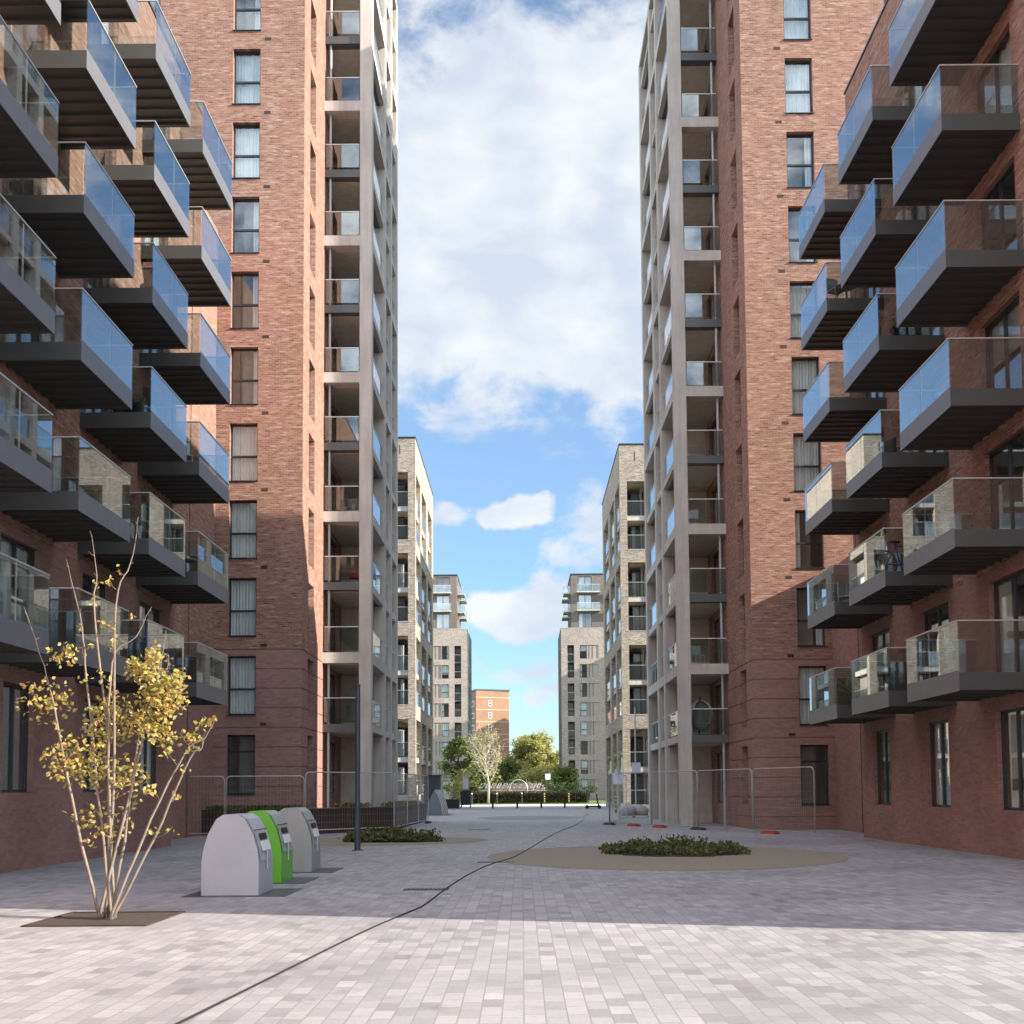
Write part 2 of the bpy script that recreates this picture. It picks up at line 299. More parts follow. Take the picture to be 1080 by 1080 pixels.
# ------------------------------------------------------------------ mesh builder
class MB:
    def __init__(s, sx=1): s.v = []; s.f = []; s.sx = sx
    def q(s, *pts):
        i = len(s.v); s.v += [(p[0] * s.sx, p[1], p[2]) for p in pts]; s.f.append(tuple(range(i, i + len(pts))))
    def box(s, x0, x1, y0, y1, z0, z1):
        a, b = sorted((x0 * s.sx, x1 * s.sx)); i = len(s.v)
        y0, y1 = sorted((y0, y1)); z0, z1 = sorted((z0, z1))
        s.v += [(a, y0, z0), (b, y0, z0), (b, y1, z0), (a, y1, z0), (a, y0, z1), (b, y0, z1), (b, y1, z1), (a, y1, z1)]
        s.f += [tuple(i + k for k in f) for f in ((3, 2, 1, 0), (4, 5, 6, 7), (0, 1, 5, 4), (1, 2, 6, 5), (2, 3, 7, 6), (3, 0, 4, 7))]
        return s
    def bar(s, p, q, w, h=None, upv=(0, 0, 1)):
        """box of section w x h between two points"""
        h = h or w; p = Vector((p[0] * s.sx, p[1], p[2])); q = Vector((q[0] * s.sx, q[1], q[2]))
        d = (q - p).normalized(); u = Vector(upv)
        if abs(d.dot(u)) > .95: u = Vector((0, 1, 0))
        a = d.cross(u).normalized(); b = a.cross(d).normalized(); i = len(s.v)
        for c in (p, q):
            for (m, n) in ((-1, -1), (1, -1), (1, 1), (-1, 1)): s.v.append(tuple(c + a * m * w / 2 + b * n * h / 2))
        s.f += [tuple(i + k for k in f) for f in ((3, 2, 1, 0), (4, 5, 6, 7), (0, 1, 5, 4), (1, 2, 6, 5), (2, 3, 7, 6), (3, 0, 4, 7))]
    def tube(s, pts, r, n=6, close=True):
        pts = [Vector((p[0] * s.sx, p[1], p[2])) for p in pts]; rs = r if isinstance(r, (list, tuple)) else [r] * len(pts)
        prev = None; base = len(s.v)
        for k, p in enumerate(pts):
            d = (pts[min(k + 1, len(pts) - 1)] - pts[max(k - 1, 0)])
            d = d.normalized() if d.length > 1e-9 else Vector((0, 0, 1))
            if prev is None:
                u = Vector((0, 0, 1)) if abs(d.z) < .9 else Vector((1, 0, 0)); a = d.cross(u).normalized()
            else:
                a = (prev - d * prev.dot(d)); a = a.normalized() if a.length > 1e-6 else d.orthogonal().normalized()
            prev = a; b = d.cross(a)
            for j in range(n):
                t = 2 * math.pi * j / n; s.v.append(tuple(p + (a * math.cos(t) + b * math.sin(t)) * rs[k]))
        for k in range(len(pts) - 1):
            for j in range(n):
                s.f.append((base + k * n + j, base + k * n + (j + 1) % n, base + (k + 1) * n + (j + 1) % n, base + (k + 1) * n + j))
        if close:
            s.f.append(tuple(base + j for j in range(n))[::-1]); s.f.append(tuple(base + (len(pts) - 1) * n + j for j in range(n)))
    def cyl(s, x, y, z0, z1, r0, r1=None, n=16):
        s.tube([(x, y, z0), (x, y, z1)], [r0, r0 if r1 is None else r1], n)
    def prism(s, prof, y0, y1):
        """profile of (x, z) pairs pushed along y"""
        n = len(prof); i = len(s.v)
        for y in (y0, y1): s.v += [(p[0] * s.sx, y, p[1]) for p in prof]
        s.f.append(tuple(i + k for k in range(n))); s.f.append(tuple(i + n + k for k in range(n))[::-1])
        for k in range(n): s.f.append((i + k, i + n + k, i + n + (k + 1) % n, i + (k + 1) % n))
    def poly(s, pts, z0, z1):
        n = len(pts); i = len(s.v)
        for z in (z0, z1): s.v += [(p[0] * s.sx, p[1], z) for p in pts]
        s.f.append(tuple(i + n + k for k in range(n))); s.f.append(tuple(i + k for k in range(n))[::-1])
        for k in range(n): s.f.append((i + k, i + (k + 1) % n, i + n + (k + 1) % n, i + n + k))
    def panel(s, axis, c, a0, a1, z0, z1, ops=(), depth=.2, inward=1):
        """wall face with openings and reveals. axis 'y': face at y=c running along x; 'x': at x=c running along y"""
        P = (lambda a, z, d=0: (a, c + inward * d, z)) if axis == 'y' else (lambda a, z, d=0: (c + inward * d, a, z))
        ops = [(max(o[0], a0), min(o[1], a1), max(o[2], z0), min(o[3], z1), o[2] >= z0 - 1e-6, o[3] <= z1 + 1e-6) for o in ops if o[0] < a1 and o[1] > a0 and o[2] < z1 and o[3] > z0]
        A = sorted({a0, a1, *[o[0] for o in ops], *[o[1] for o in ops]})
        for i in range(len(A) - 1):
            am = (A[i] + A[i + 1]) / 2
            hit = sorted([(o[2], o[3]) for o in ops if o[0] < am < o[1]]); z = z0
            for (b, t) in hit:
                if b > z + 1e-6: s.q(P(A[i], z), P(A[i + 1], z), P(A[i + 1], b), P(A[i], b))
                z = max(z, t)
            if z1 > z + 1e-6: s.q(P(A[i], z), P(A[i + 1], z), P(A[i + 1], z1), P(A[i], z1))
        for (b0, b1, t0, t1, lo, hi) in ops:
            s.q(P(b0, t0), P(b0, t1), P(b0, t1, depth), P(b0, t0, depth)); s.q(P(b1, t0), P(b1, t1), P(b1, t1, depth), P(b1, t0, depth))
            if lo: s.q(P(b0, t0), P(b1, t0), P(b1, t0, depth), P(b0, t0, depth))
            if hi: s.q(P(b0, t1), P(b1, t1), P(b1, t1, depth), P(b0, t1, depth))
    def build(s, name, mat, parent=None, smooth=False, label=None):
        o_ = Vector((0, 0, 0)) if parent is None else Vector(parent['_b'])
        me = bpy.data.meshes.new(name)
        me.from_pydata([tuple(Vector(v) - o_) for v in s.v], [], s.f)
        mats = mat if isinstance(mat, list) else [mat]
        for m in mats: me.materials.append(MT[m] if isinstance(m, str) else m)
        if smooth: me.polygons.foreach_set('use_smooth', [True] * len(me.polygons))
        o = bpy.data.objects.new(name, me); col.objects.link(o)
        if parent is not None: o.parent = parent; o['_b'] = tuple(parent['_b'])
        else: o['_b'] = (0, 0, 0)
        if label: o['label'] = label
        BUILT.append(o)
        return o
BUILT = []
def thing(name, label, cat, loc=(0, 0, 0), group=None):
    o = bpy.data.objects.new(name, None); col.objects.link(o); o.location = loc; o.empty_display_size = .3
    o['_b'] = tuple(loc); o['label'] = label; o['category'] = cat
    if group: o['group'] = group
    BUILT.append(o)
    return o
def tag(o, label, cat, group=None, kind=None):
    o['label'] = label; o['category'] = cat
    if group: o['group'] = group
    if kind: o['kind'] = kind
    return o
def struct(o): o['kind'] = 'structure'; return o
def kids(o): return [c for c in BUILT if c.parent == o]
def dup(root, loc, rotz=0, label=None, scale=None):
    r = root.copy(); col.objects.link(r); r.location = loc; r.rotation_euler = (0, 0, rotz); BUILT.append(r)
    if label: r['label'] = label
    if scale: r.scale = scale
    for ch in kids(root):
        c = ch.copy(); col.objects.link(c); c.parent = r; BUILT.append(c)
        for g in kids(ch):
            d = g.copy(); col.objects.link(d); d.parent = c; BUILT.append(d)
    return r

# ------------------------------------------------------------------ ground
def sheet(name, pts, z, mat):
    m = MB(); m.q(*[(x, y, z) for x, y in pts]); return struct(m.build(name, mat))
sheet('ground', [(-2500, -600), (2500, -600), (2500, 4500), (-2500, 4500)], -.004, 'land')
sheet('paving', [(-60, -30), (60, -30), (60, 107.5), (-60, 107.5)], 0, 'pave')
sheet('path', [(-60, 107.5), (60, 107.5), (60, 121.5), (-60, 121.5)], .0, 'path')
sheet('lawn', [(-60, 121.5), (60, 121.5), (60, 240), (-60, 240)], .0, 'turf')
def ellipse(cx, cy, rx, ry, n=56, rot=0):
    return [(cx + rx * math.cos(t) * math.cos(rot) - ry * math.sin(t) * math.sin(rot), cy + rx * math.cos(t) * math.sin(rot) + ry * math.sin(t) * math.cos(rot)) for t in [2 * math.pi * k / n for k in range(n)]]
for k, e in enumerate([(-4.7, 36.2, 3.6, 3.1), (3.35, 27.3, 4.2, 5.0), (.4, 64.5, 2.9, 4.6)]):
    m = MB(); m.q(*[(x, y, .004) for x, y in ellipse(*e)]); o = struct(m.build('resin_surface', 'resin' if k < 2 else 'resin_dark'))

# ------------------------------------------------------------------ building pieces
def PT(axis, c, inward):
    return (lambda a, z, d=0.0: (a, c + inward * d, z)) if axis == 'y' else (lambda a, z, d=0.0: (c + inward * d, a, z))
def abox(m, axis, c, inward, a0, a1, z0, z1, d0, d1):
    p = PT(axis, c, inward); q0 = p(a0, z0, d0); q1 = p(a1, z1, d1)
    m.box(q0[0], q1[0], q0[1], q1[1], q0[2], q1[2])
def room(m, axis, c, inward, a0, a1, z0, z1, d0=.26, depth=2.2, spread=.5):
    p = PT(axis, c, inward); a0 -= spread; a1 += spread; z0 -= .02; z1 += .15
    A = [p(a0, z0, d0), p(a1, z0, d0), p(a1, z1, d0), p(a0, z1, d0)]; B = [p(a0, z0, d0 + depth), p(a1, z0, d0 + depth), p(a1, z1, d0 + depth), p(a0, z1, d0 + depth)]
    m.q(*B)
    for i in range(4): j = (i + 1) % 4; m.q(A[i], A[j], B[j], B[i])
def window(parent, sx, axis, c, inward, a0, a1, z0, z1, rec=.14, transom=.45, mull=(), fw_=.06, cloth=None, name='window', sill=True, rooms=None, fmat='frame'):
    m = MB(sx); d0, d1 = rec, rec + .07
    abox(m, axis, c, inward, a0 + .002, a0 + fw_, z0 + .002, z1 - .002, d0, d1); abox(m, axis, c, inward, a1 - fw_, a1 - .002, z0 + .002, z1 - .002, d0, d1)
    abox(m, axis, c, inward, a0 + fw_, a1 - fw_, z0 + .002, z0 + fw_, d0, d1); abox(m, axis, c, inward, a0 + fw_, a1 - fw_, z1 - fw_, z1 - .002, d0, d1)
    if transom:
        zt = z0 + (z1 - z0) * transom; abox(m, axis, c, inward, a0 + fw_, a1 - fw_, zt - .04, zt + .04, d0 - .008, d1)
    for k in mull:
        am = a0 + (a1 - a0) * k; abox(m, axis, c, inward, am - .035, am + .035, z0 + fw_, z1 - fw_, d0 - .006, d1 - .004)
    if sill: abox(m, axis, c, inward, a0 - .03, a1 + .03, z0 - .03, z0 + .001, -.05, rec)
    w = m.build(name, fmat, parent)
    g = MB(sx); abox(g, axis, c, inward, a0 + fw_, a1 - fw_, z0 + fw_, z1 - fw_, d0 + .03, d0 + .036); g.build('pane', 'glass', w)
    if cloth:
        kind, f0, f1, zlo = cloth; m2 = MB(sx); p = PT(axis, c, inward); wd = a1 - a0
        b0, b1 = a0 + wd * f0 + .02, a0 + wd * f1 - .02; n = max(4, int((b1 - b0) / .035)); zb = z0 + (z1 - z0) * zlo + .03; prev = None
        if kind == 'blind': n = 1
        for i in range(n + 1):
            a = b0 + (b1 - b0) * i / n; dd = rec + .16 + (.045 * math.sin(i * 1.9) + .02 * math.sin(i * .7 + a0) if kind == 'curtain' else 0)
            cur = (p(a, zb, dd), p(a, z1 - .04, dd))
            if prev: m2.q(prev[0], cur[0], cur[1], prev[1])
            prev = cur
        m2.build(kind, kind, w)
    if rooms: rm = MB(sx); room(rm, axis, c, inward, a0, a1, z0, z1, d0=d1 + .02); rm.build('room', 'room', w)
    return w
def rand_cloth():
    r = rnd.random()
    if r < .45: return ('curtain', 0, 1, 0)
    if r < .62: return ('curtain', 0, .3, 0)
    if r < .74: return ('curtain', .7, 1, 0)
    if r < .86: return ('blind', 0, 1, rnd.choice((.3, .55, .7)))
    return None
def balustrade(parent, sx, p, q, z0, z1, name='glass_balustrade', split=1, rail='rail'):
    m = MB(sx)
    for i in range(split):
        a = Vector((p[0], p[1], 0)).lerp(Vector((q[0], q[1], 0)), i / split + .004); b = Vector((p[0], p[1], 0)).lerp(Vector((q[0], q[1], 0)), (i + 1) / split - .004)
        m.bar((a.x, a.y, (z0 + z1) / 2), (b.x, b.y, (z0 + z1) / 2), .014, z1 - z0)
    g = m.build(name, 'bglass', parent)
    r = MB(sx); r.bar((p[0], p[1], z1 + .02), (q[0], q[1], z1 + .02), .045, .04)
    if split > 1:
        for i in range(1, split):
            a = Vector((p[0], p[1], 0)).lerp(Vector((q[0], q[1], 0)), i / split); r.bar((a.x, a.y, z0), (a.x, a.y, z1), .018, .018)
    r.build('handrail', rail, g)
    return g

FH = 3.03
# ------------------------------------------------------------------ the two tall towers
def tower(sx, u0, uf, yf, yc, cols, zfl, ulink, ylink, top, label, shade_box=None):
    """u0 brick corner, uf face of the concrete frame, yf brick front, yc frame front, zfl first floor level"""
    lk = 23.6 if sx < 0 else 18.6; ly = yf if sx < 0 else 40.4; ld = u0 + 14 if sx < 0 else 15.6
    t = thing('apartment_tower', label, 'tower', (sx * (u0 + 6), yf, 0))
    far = cols[-1][1]; nfl = int((top - zfl) / FH)
    zw = [zfl + .1 + FH * k for k in range(-1, nfl)]
    rooms = True; low = 7.05 - (4.42 - zfl)
    w1, w2 = u0 + 1.76, u0 + 2.84
    ops = [(w1, w2, z, z + 2.27) for z in zw]
    slots = [(yf + 1.25, yf + 2.5, z, z + 2.3) for z in zw]
    up_, lo_ = MB(sx), MB(sx)
    up_.panel('y', yf, u0, ulink, low, top, ops, .22, 1); up_.panel('y', yf, ulink, u0 + 14, lk - .4 if sx < 0 else low, top, [(a + 4, b + 4, c, d) for a, b, c, d in ops if c > lk], .22, 1)
    up_.panel('x', u0, yf, yc + .1, low, top, slots, .3, 1)
    # banded brickwork of the two lowest storeys: courses set proud of the joints
    z = low
    while z > -.3:
        b = z - .75
        lo_.panel('y', yf, u0, ulink, b, z - .03, ops, .22, 1); lo_.panel('x', u0, yf, yc + .1, b, z - .03, slots, .3, 1)
        for zz in (z - .03, b): lo_.q((u0, yf, zz), (ulink, yf, zz), (ulink, yf + .03, zz), (u0 + .03, yf + .03, zz)); lo_.q((u0, yf, zz), (u0, yc + .1, zz), (u0 + .03, yc + .1, zz), (u0 + .03, yf + .03, zz))
        lo_.panel('y', yf + .03, u0 + .03, ulink, z - .03, z, ops, .19, 1); lo_.panel('x', u0 + .03, yf + .03, yc + .1, z - .03, z, slots, .27, 1)
        z = b
    # inner wall of the loggias with the balcony doors
    bays = [(cols[i][1], cols[i + 1][0]) for i in range(len(cols) - 1)]
    doors = []
    for k in range(-1, nfl):
        zf = zfl + FH * k
        for i, (a, b) in enumerate(bays):
            c = (a + b) / 2; hw = min(1.25, (b - a) / 2 - .4); doors.append((c - hw, c + hw, zf + .08, zf + 2.35))
    up_.panel('x', u0, yc + .1, far, low, top, doors, .18, 1)
    lo_.panel('x', u0, yc + .1, far, -.3, low, doors, .18, 1)
    ly = yf if sx < 0 else 40.4; ld = u0 + 14 if sx < 0 else 15.6
    up_.panel('x', ulink, ylink, ly, low, lk, [], .2, 1); lo_.panel('x', ulink, ylink, ly, -.3, low, [], .2, 1); up_.panel('y', ly, ulink, ld, -.3, lk, [], .2, -1) if sx > 0 else None; lo_.panel('y', yf, ulink, u0 + 14, -.3, low, [], .2, 1) if sx > 0 else None
    (rw := MB(sx)).panel('y', far, u0, u0 + 14, -.3, top, [], .2, -1); rw.build('rear_wall', 'pale', t)
    (lo_.panel('x', ulink, ly, yf, -.3, 10, [], .2, 1), lo_.q((ulink, ly, 10), (ld, ly, 10), (ld, yf, 10), (ulink, yf, 10))) if sx > 0 else None; up_.panel('x', u0 + 14, yf, far, -.3, top, [], .2, -1); up_.panel('x', ld, ylink, ly, -.3, lk, [], .2, -1); up_.panel('y', ylink, ulink, ld, -.3, lk, [], .2, 1)
    up_.build('upper_wall', 'red', t); lo_.build('banded_wall', 'redplain', t)
    r = MB(sx); r.box(u0 + .3, u0 + 13.9, yf + .3, far - .2, top - .6, top - .3); r.box(ulink + .3, ld - .1, ylink + .2, ly - .1, lk - .5, lk - .3); r.build('roof', 'dark', t)
    j = MB(sx); j.box(ulink - .012, ulink, yf - 3.35, yf - 3.3, -.3, lk - .02); j.build('movement_joint', 'dark', t)
    for z in zw[1:]: v = MB(sx); v.box(w1 - .42, w1 - .17, yf - .006, yf + .02, z - .42, z - .30); v.build('vent_brick', 'corten', t)
    for z in zw:
        if z > lk: window(t, sx, 'y', yf, 1, w1 + 4, w2 + 4, z, z + 2.27, .14, .44, cloth=rand_cloth(), rooms=rooms)
    for k, z in enumerate(zw):
        if z < zfl - 1: window(t, sx, 'y', yf, 1, w1, w2, z, z + 2.27, .18, .72, cloth=None, rooms=rooms)
        else: window(t, sx, 'y', yf, 1, w1, w2, z, z + 2.27, .19, .44, cloth=rand_cloth() or ('curtain', 0, .25, 0), rooms=rooms)
        window(t, sx, 'x', u0, 1, yf + 1.25, yf + 2.5, z, z + 2.3, .24, .44, cloth=rand_cloth(), name='slot_window', rooms=rooms, sill=False)
    for d in doors:
        window(t, sx, 'x', u0, 1, d[0], d[1], d[2], d[3], .1, 0, mull=(.5,) if d[1] - d[0] > 1.5 else (), cloth=rand_cloth(), name='balcony_door', rooms=rooms, sill=False)
    # the frame: storeys in pairs between full slabs, a lighter set-back slab between
    lights = [zfl + FH * k for k in range(1, nfl + 1, 2)]; darks = [zfl + FH * k for k in range(0, nfl + 1, 2)]
    for (a, b) in cols:
        m = MB(sx); zb = -.2
        for zl in lights + [top]:
            ze = zl - .45 if zl != top else top
            m.box(uf, uf + .52, a, b, zb, ze); zb = zl
        m.build('column', 'conc', t)
    for zl in lights:
        m = MB(sx); m.box(uf, u0 - .002, yc, far, zl - .45, zl); m.build('loggia_slab', 'conc', t); m = MB(sx); m.box(uf + .56, u0 - .02, yc + .56, far - .5, zl - .47, zl - .4501); m.build('soffit', 'soffit', t)
    m = MB(sx); m.box(uf, u0 - .002, yc, far, top - .45 + .46, top + .3); m.build('parapet_beam', 'conc', t)
    for zd in darks:
        m = MB(sx); m.box(uf + .26, u0 - .002, yc + .14, far - .1, zd - .34, zd); m.build('balcony_slab', 'fascia', t); m = MB(sx); m.box(uf + .56, u0 - .02, yc + .56, far - .5, zd - .36, zd - .3401); m.build('soffit', 'soffit', t)
        for i, (a, b) in enumerate(bays):
            e = MB(sx); e.box(uf + .06, uf + .258, a + .04, b - .04, zd - .30, zd + .012); e.build('balcony_edge', 'conc_pale', t)
    for k in range(0, nfl + 1):
        zf = zfl + FH * k
        if zf > top - 1: continue
        balustrade(t, sx, (uf + .56, yc + .10), (u0 - .06, yc + .10), zf + .07, zf + 1.08, rail='rail')
        balustrade(t, sx, (uf + .12, bays[0][0] + .02), (uf + .12, bays[0][1] - .02), zf + .07, zf + 1.08, split=2)
        for (a, b) in bays[1:]: balustrade(t, sx, (uf + .14, a + .02), (uf + .14, b - .02), zf + .07, zf + 1.08)
        m = MB(sx); a, b = cols[1]; m.box(uf + .53, u0 - .004, (a + b) / 2 - .06, (a + b) / 2 + .06, zf, zf + FH - (.48 if k % 2 == 0 else .37)); m.build('privacy_screen', 'soffit', t)
    m = MB(sx); m.box(uf + .53, u0 - .004, cols[1][0] + .2, cols[1][1] - .2, 0, zfl - .34); m.build('privacy_screen', 'soffit', t)
    m = MB(sx); m.cyl(u0 - .22, yc + .3, -.1, top - .5, .055, n=10); m.build('downpipe', 'steel', t)
    if shade_box:
        m = MB(sx); m.box(*shade_box); m.build('shade_block', 'pale', t)  # unseen block added behind the tower to shade the street paving
    return t
tower(-1, 8.42, 6.35, 43.4, 47.9, [(47.9, 48.45), (52.63, 53.16), (55.14, 55.68), (57.77, 58.22)], 4.42, 11.8, 34.0, 42.9,
      'tall red brick tower with concrete loggia frame behind the bins and slim lamp post')
tower(1, 8.86, 6.72, 43.4, 48.4, [(48.4, 48.98), (53.0, 53.55), (55.5, 56.05), (60.1, 60.65)], 3.88, 11.95, 36.4, 41.2,
      'tall red brick tower with concrete loggia frame behind the orange fence feet on the right', shade_box=(12, 24, 60.66, 81, -.3, 12))

# ------------------------------------------------------------------ the two near blocks with hung balconies
def near_block(sx, uw, ub, y0, yend, cols, zb, top, label, depth=14):
    t = thing('apartment_block', label, 'apartment block', (sx * (uw + depth / 2), (y0 + yend) / 2, 0))
    floors = [zb + .38 + FH * k for k in range(0, 7) if zb + .38 + FH * k + 2.6 < top]
    ops = []; rooms = True; wall = MB(sx); low = MB(sx)
    gy = [c for c in cols]
    for (a, b) in gy:
        for zf in floors: ops.append((a + .35, b - .75, zf + .04, zf + 2.3))
        ops.append((a + .6, b - .9, zb + .38 - FH + .1, zb + .38 - FH + 2.35))
    zl = zb + 2.9
    wall.panel('x', uw, y0, yend, zl, top, ops, .2, 1); low.panel('x', uw, y0, yend, -.3, zl, ops, .2, 1)
    wall.panel('y', yend, uw, uw + depth, zl, top, [], .2, -1); low.panel('y', yend, uw, uw + depth, -.3, zl, [], .2, -1)
    wall.panel('y', y0, uw, uw + depth, -.3, top, [], .2, 1); wall.panel('x', uw + depth, y0, yend, -.3, top, [], .2, -1)
    wall.build('upper_wall', 'red', t); low.build('lower_wall', 'redplain', t)
    r = MB(sx); r.box(uw + .22, uw + depth - .22, y0 + .22, yend - .22, top - .5, top - .3); r.build('roof', 'dark', t)
    m = MB(sx); m.box(uw - .04, uw + .26, y0 - .04, yend + .04, top, top + .06); m.build('coping', 'fascia', t)
    for o in ops:
        window(t, sx, 'x', uw, 1, *o, .12, 0, mull=(.5,), cloth=rand_cloth(), name='balcony_door' if o[2] > zb else 'window', rooms=rooms, sill=False)
    for (a, b) in cols:
        for zf in floors:
            z0 = zf - .38
            m = MB(sx); m.box(ub, uw - .002, a, b, z0 + .06, zf - .01)            # cladding skirt with ribs below
            m.box(ub, uw - .002, a, a + .05, z0, z0 + .0599); m.box(ub, uw - .002, b - .12, b, z0, z0 + .0599); m.box(ub, ub + .05, a + .0501, b - .1201, z0, z0 + .0599)
            y = a + .4
            while y < b - .3: m.box(ub + .0502, uw - .003, y, y + .08, z0 + .015, z0 + .0598); y += .42
            bal = m.build('balcony', 'balc', t)
            e = MB(sx); e.box(ub - .012, ub - .001, a, b, z0 - .02, zf + .03); e.build('edge_strip', 'strip', bal)
            g = MB(sx); h = MB(sx); zt = zf + 1.07; mid = (a + b) / 2 + .15
            for (p, q) in ((a + .01, mid - .01), (mid + .01, b - .01)): g.box(ub - .006, ub + .008, p, q, zf + .035, zt)
            g.build('side_glass', 'bglass', bal)
            g = MB(sx); g.box(ub + .02, uw - .02, a + .004, a + .018, zf + .0, zt); g.build('front_glass', 'bglass', bal)
            g = MB(sx); g.box(ub + .02, uw - .02, b - .018, b - .004, zf + .0, zt); g.build('rear_glass', 'bglass', bal)
            h.bar((ub + .001, a, zt + .015), (ub + .001, b, zt + .015), .035, .03); h.bar((ub + .03, a + .011, zt + .014), (uw, a + .011, zt + .014), .035, .028); h.bar((ub + .03, b - .011, zt + .014), (uw, b - .011, zt + .014), .035, .028)
            h.bar((ub + .014, mid, zf), (ub + .014, mid, zt), .02, .02); h.build('handrail', 'rail', bal)
    return t
near_block(-1, 10.42, 8.745, -15, 33.9, [(30.5, 33.66), (26.45, 29.32), (22.2, 25.15), (17.9, 20.9)], 4.16, 23.9,
           'red brick apartment block hung with glass balconies beside the yellow leaved shrub')
near_block(1, 10.85, 9.16, 11.1, 36.3, [(32.95, 36.05), (28.3, 31.44), (23.7, 26.9)], 3.61, 24.5,
           'red brick apartment block hung with glass balconies beyond the right hand planting bed')

# ------------------------------------------------------------------ the two buff brick blocks half way down the street
def mid_block(sx, u0, yf, yl, top, label, zofs=0.0, dep=16):
    t = thing('mid_rise_block', label, 'apartment block', (sx * (u0 + dep / 2), (yf + yl) / 2, 0))
    bands = [(25.89, top), (19.63, 20.59), (13.30, 14.34), (6.96, 8.0), (-.3, 1.19)]
    bands = [(a + (zofs if a > 0 else 0), b + (zofs if b < top - 1 else 0)) for a, b in bands]
    ins = 1.75
    for (a, b) in bands:
        m = MB(sx); m.box(u0, u0 + dep, yf, yl, a, b); m.build('brick_band', 'buff', t)
    m = MB(sx); m.box(u0 - .04, u0 + dep + .04, yf - .04, yl + .04, top, top + .12); m.build('coping', 'dark', t)
    sillm = MB(sx)
    for (a, b) in bands[1:]: sillm.box(u0 - .03, u0 + .35, yf + .02, yl - .02, b, b + .05); sillm.box(u0 + .36, u0 + dep, yf - .03, yf + .35, b, b + .05)
    sillm.build('sill_course', 'conc_pale', t)
    piers = [(yf, yf + .6), (89.9, 91.2), (95.5, 97.2), (yl - 1.5, yl)]
    fp = [(u0, u0 + .56), (u0 + 2.1, u0 + 3.6), (u0 + 5.3, u0 + 6.8), (u0 + 8.6, u0 + dep)]
    core_ops = []; rooms = True; core = MB(sx); fco = []
    for i in range(len(bands) - 1):
        zlo, zhi = bands[i + 1][1], bands[i][0]
        for (a, b) in piers:
            m = MB(sx); m.box(u0, u0 + (.56 if a == yf else .75), a, b, zlo, zhi); m.build('brick_pier', 'buff', t)
        for (a, b) in fp[1:]:
            m = MB(sx); m.box(a, b, yf, yf + .75, zlo, zhi); m.build('brick_pier', 'buff', t)
        zm = (zlo + zhi) / 2 - .35
        m = MB(sx); m.box(u0 + .8, u0 + ins - .01, yf + .8, yl - .2, zhi - .03, zhi - .0005); m.box(u0 + ins + .001, u0 + dep - .1, yf + .8, yf + ins - .01, zhi - .03, zhi - .0005); m.box(u0 + .8, u0 + ins - .01, yf + .8, yl - .2, zm - .03, zm - .0005); m.box(u0 + ins + .001, u0 + dep - .1, yf + .8, yf + ins - .01, zm - .03, zm - .0005); m.build('soffit', 'ochre', t)
        m = MB(sx); m.box(u0 + .16, u0 + ins, yf + .16, yl - .1, zm, zm + .38); m.box(u0 + ins + .001, u0 + dep - .1, yf + .16, yf + ins, zm, zm + .38); m.build('loggia_slab', 'conc', t)
        for zf in (zlo + .05, zm + .38):
            for j in range(3):
                a, b = piers[j][1], piers[j + 1][0]
                balustrade(t, sx, (u0 + .10, a + .02), (u0 + .10, b - .02), zf + .03, zf + 1.08, split=2)
                core_ops.append((a + .9, b - .5, zf + .05, zf + 2.2))
                if (j + int(zf)) % 2:
                    e = MB(sx); e.box(u0 + .02, u0 + .09, a + .02, a + 1.1, zf - .42, zf + .7); e.build('white_screen', 'white', t)
            for j in range(2):
                a, b = fp[j][1], fp[j + 1][0]
                balustrade(t, sx, (a + .02, yf + .10), (b - .02, yf + .10), zf + .03, zf + 1.08)
                fco.append((a + .45, b + .1, zf + .05, zf + 2.2))
    core.panel('x', u0 + ins, yf + ins, yl - .05, 0, top - 2, core_ops, .15, 1); core.panel('y', yf + ins, u0 + ins, u0 + dep - .05, 0, top - 2, fco, .15, 1)
    core.panel('y', yl - .05, u0 + ins, u0 + dep - .05, 0, top - 2, [], .15, -1); core.panel('x', u0 + dep - .05, yf + ins, yl - .05, 0, top - 2, [], .15, -1)
    core.build('loggia_wall', 'soffit', t)
    for o in core_ops: window(t, sx, 'x', u0 + ins, 1, *o, .1, 0, mull=(.5,), cloth=rand_cloth(), name='balcony_door', rooms=rooms, sill=False)
    for o in fco: window(t, sx, 'y', yf + ins, 1, *o, .1, 0, mull=(.5,), cloth=rand_cloth(), name='balcony_door', rooms=rooms, sill=False)
    m = MB(sx); m.box(u0 + 1.15, u0 + 1.2, yf - .012, yf, top - 1.25, top - .5); m.build('overflow_slot', 'dark', t)
    return t
mid_block(-1, 8.0, 85.6, 102.9, 28.5, 'buff brick block with deep loggias behind the left concrete framed tower')
mid_block(1, 7.6, 85.6, 104.0, 27.85, 'buff brick block with deep loggias behind the sign pole on the right', -.85)

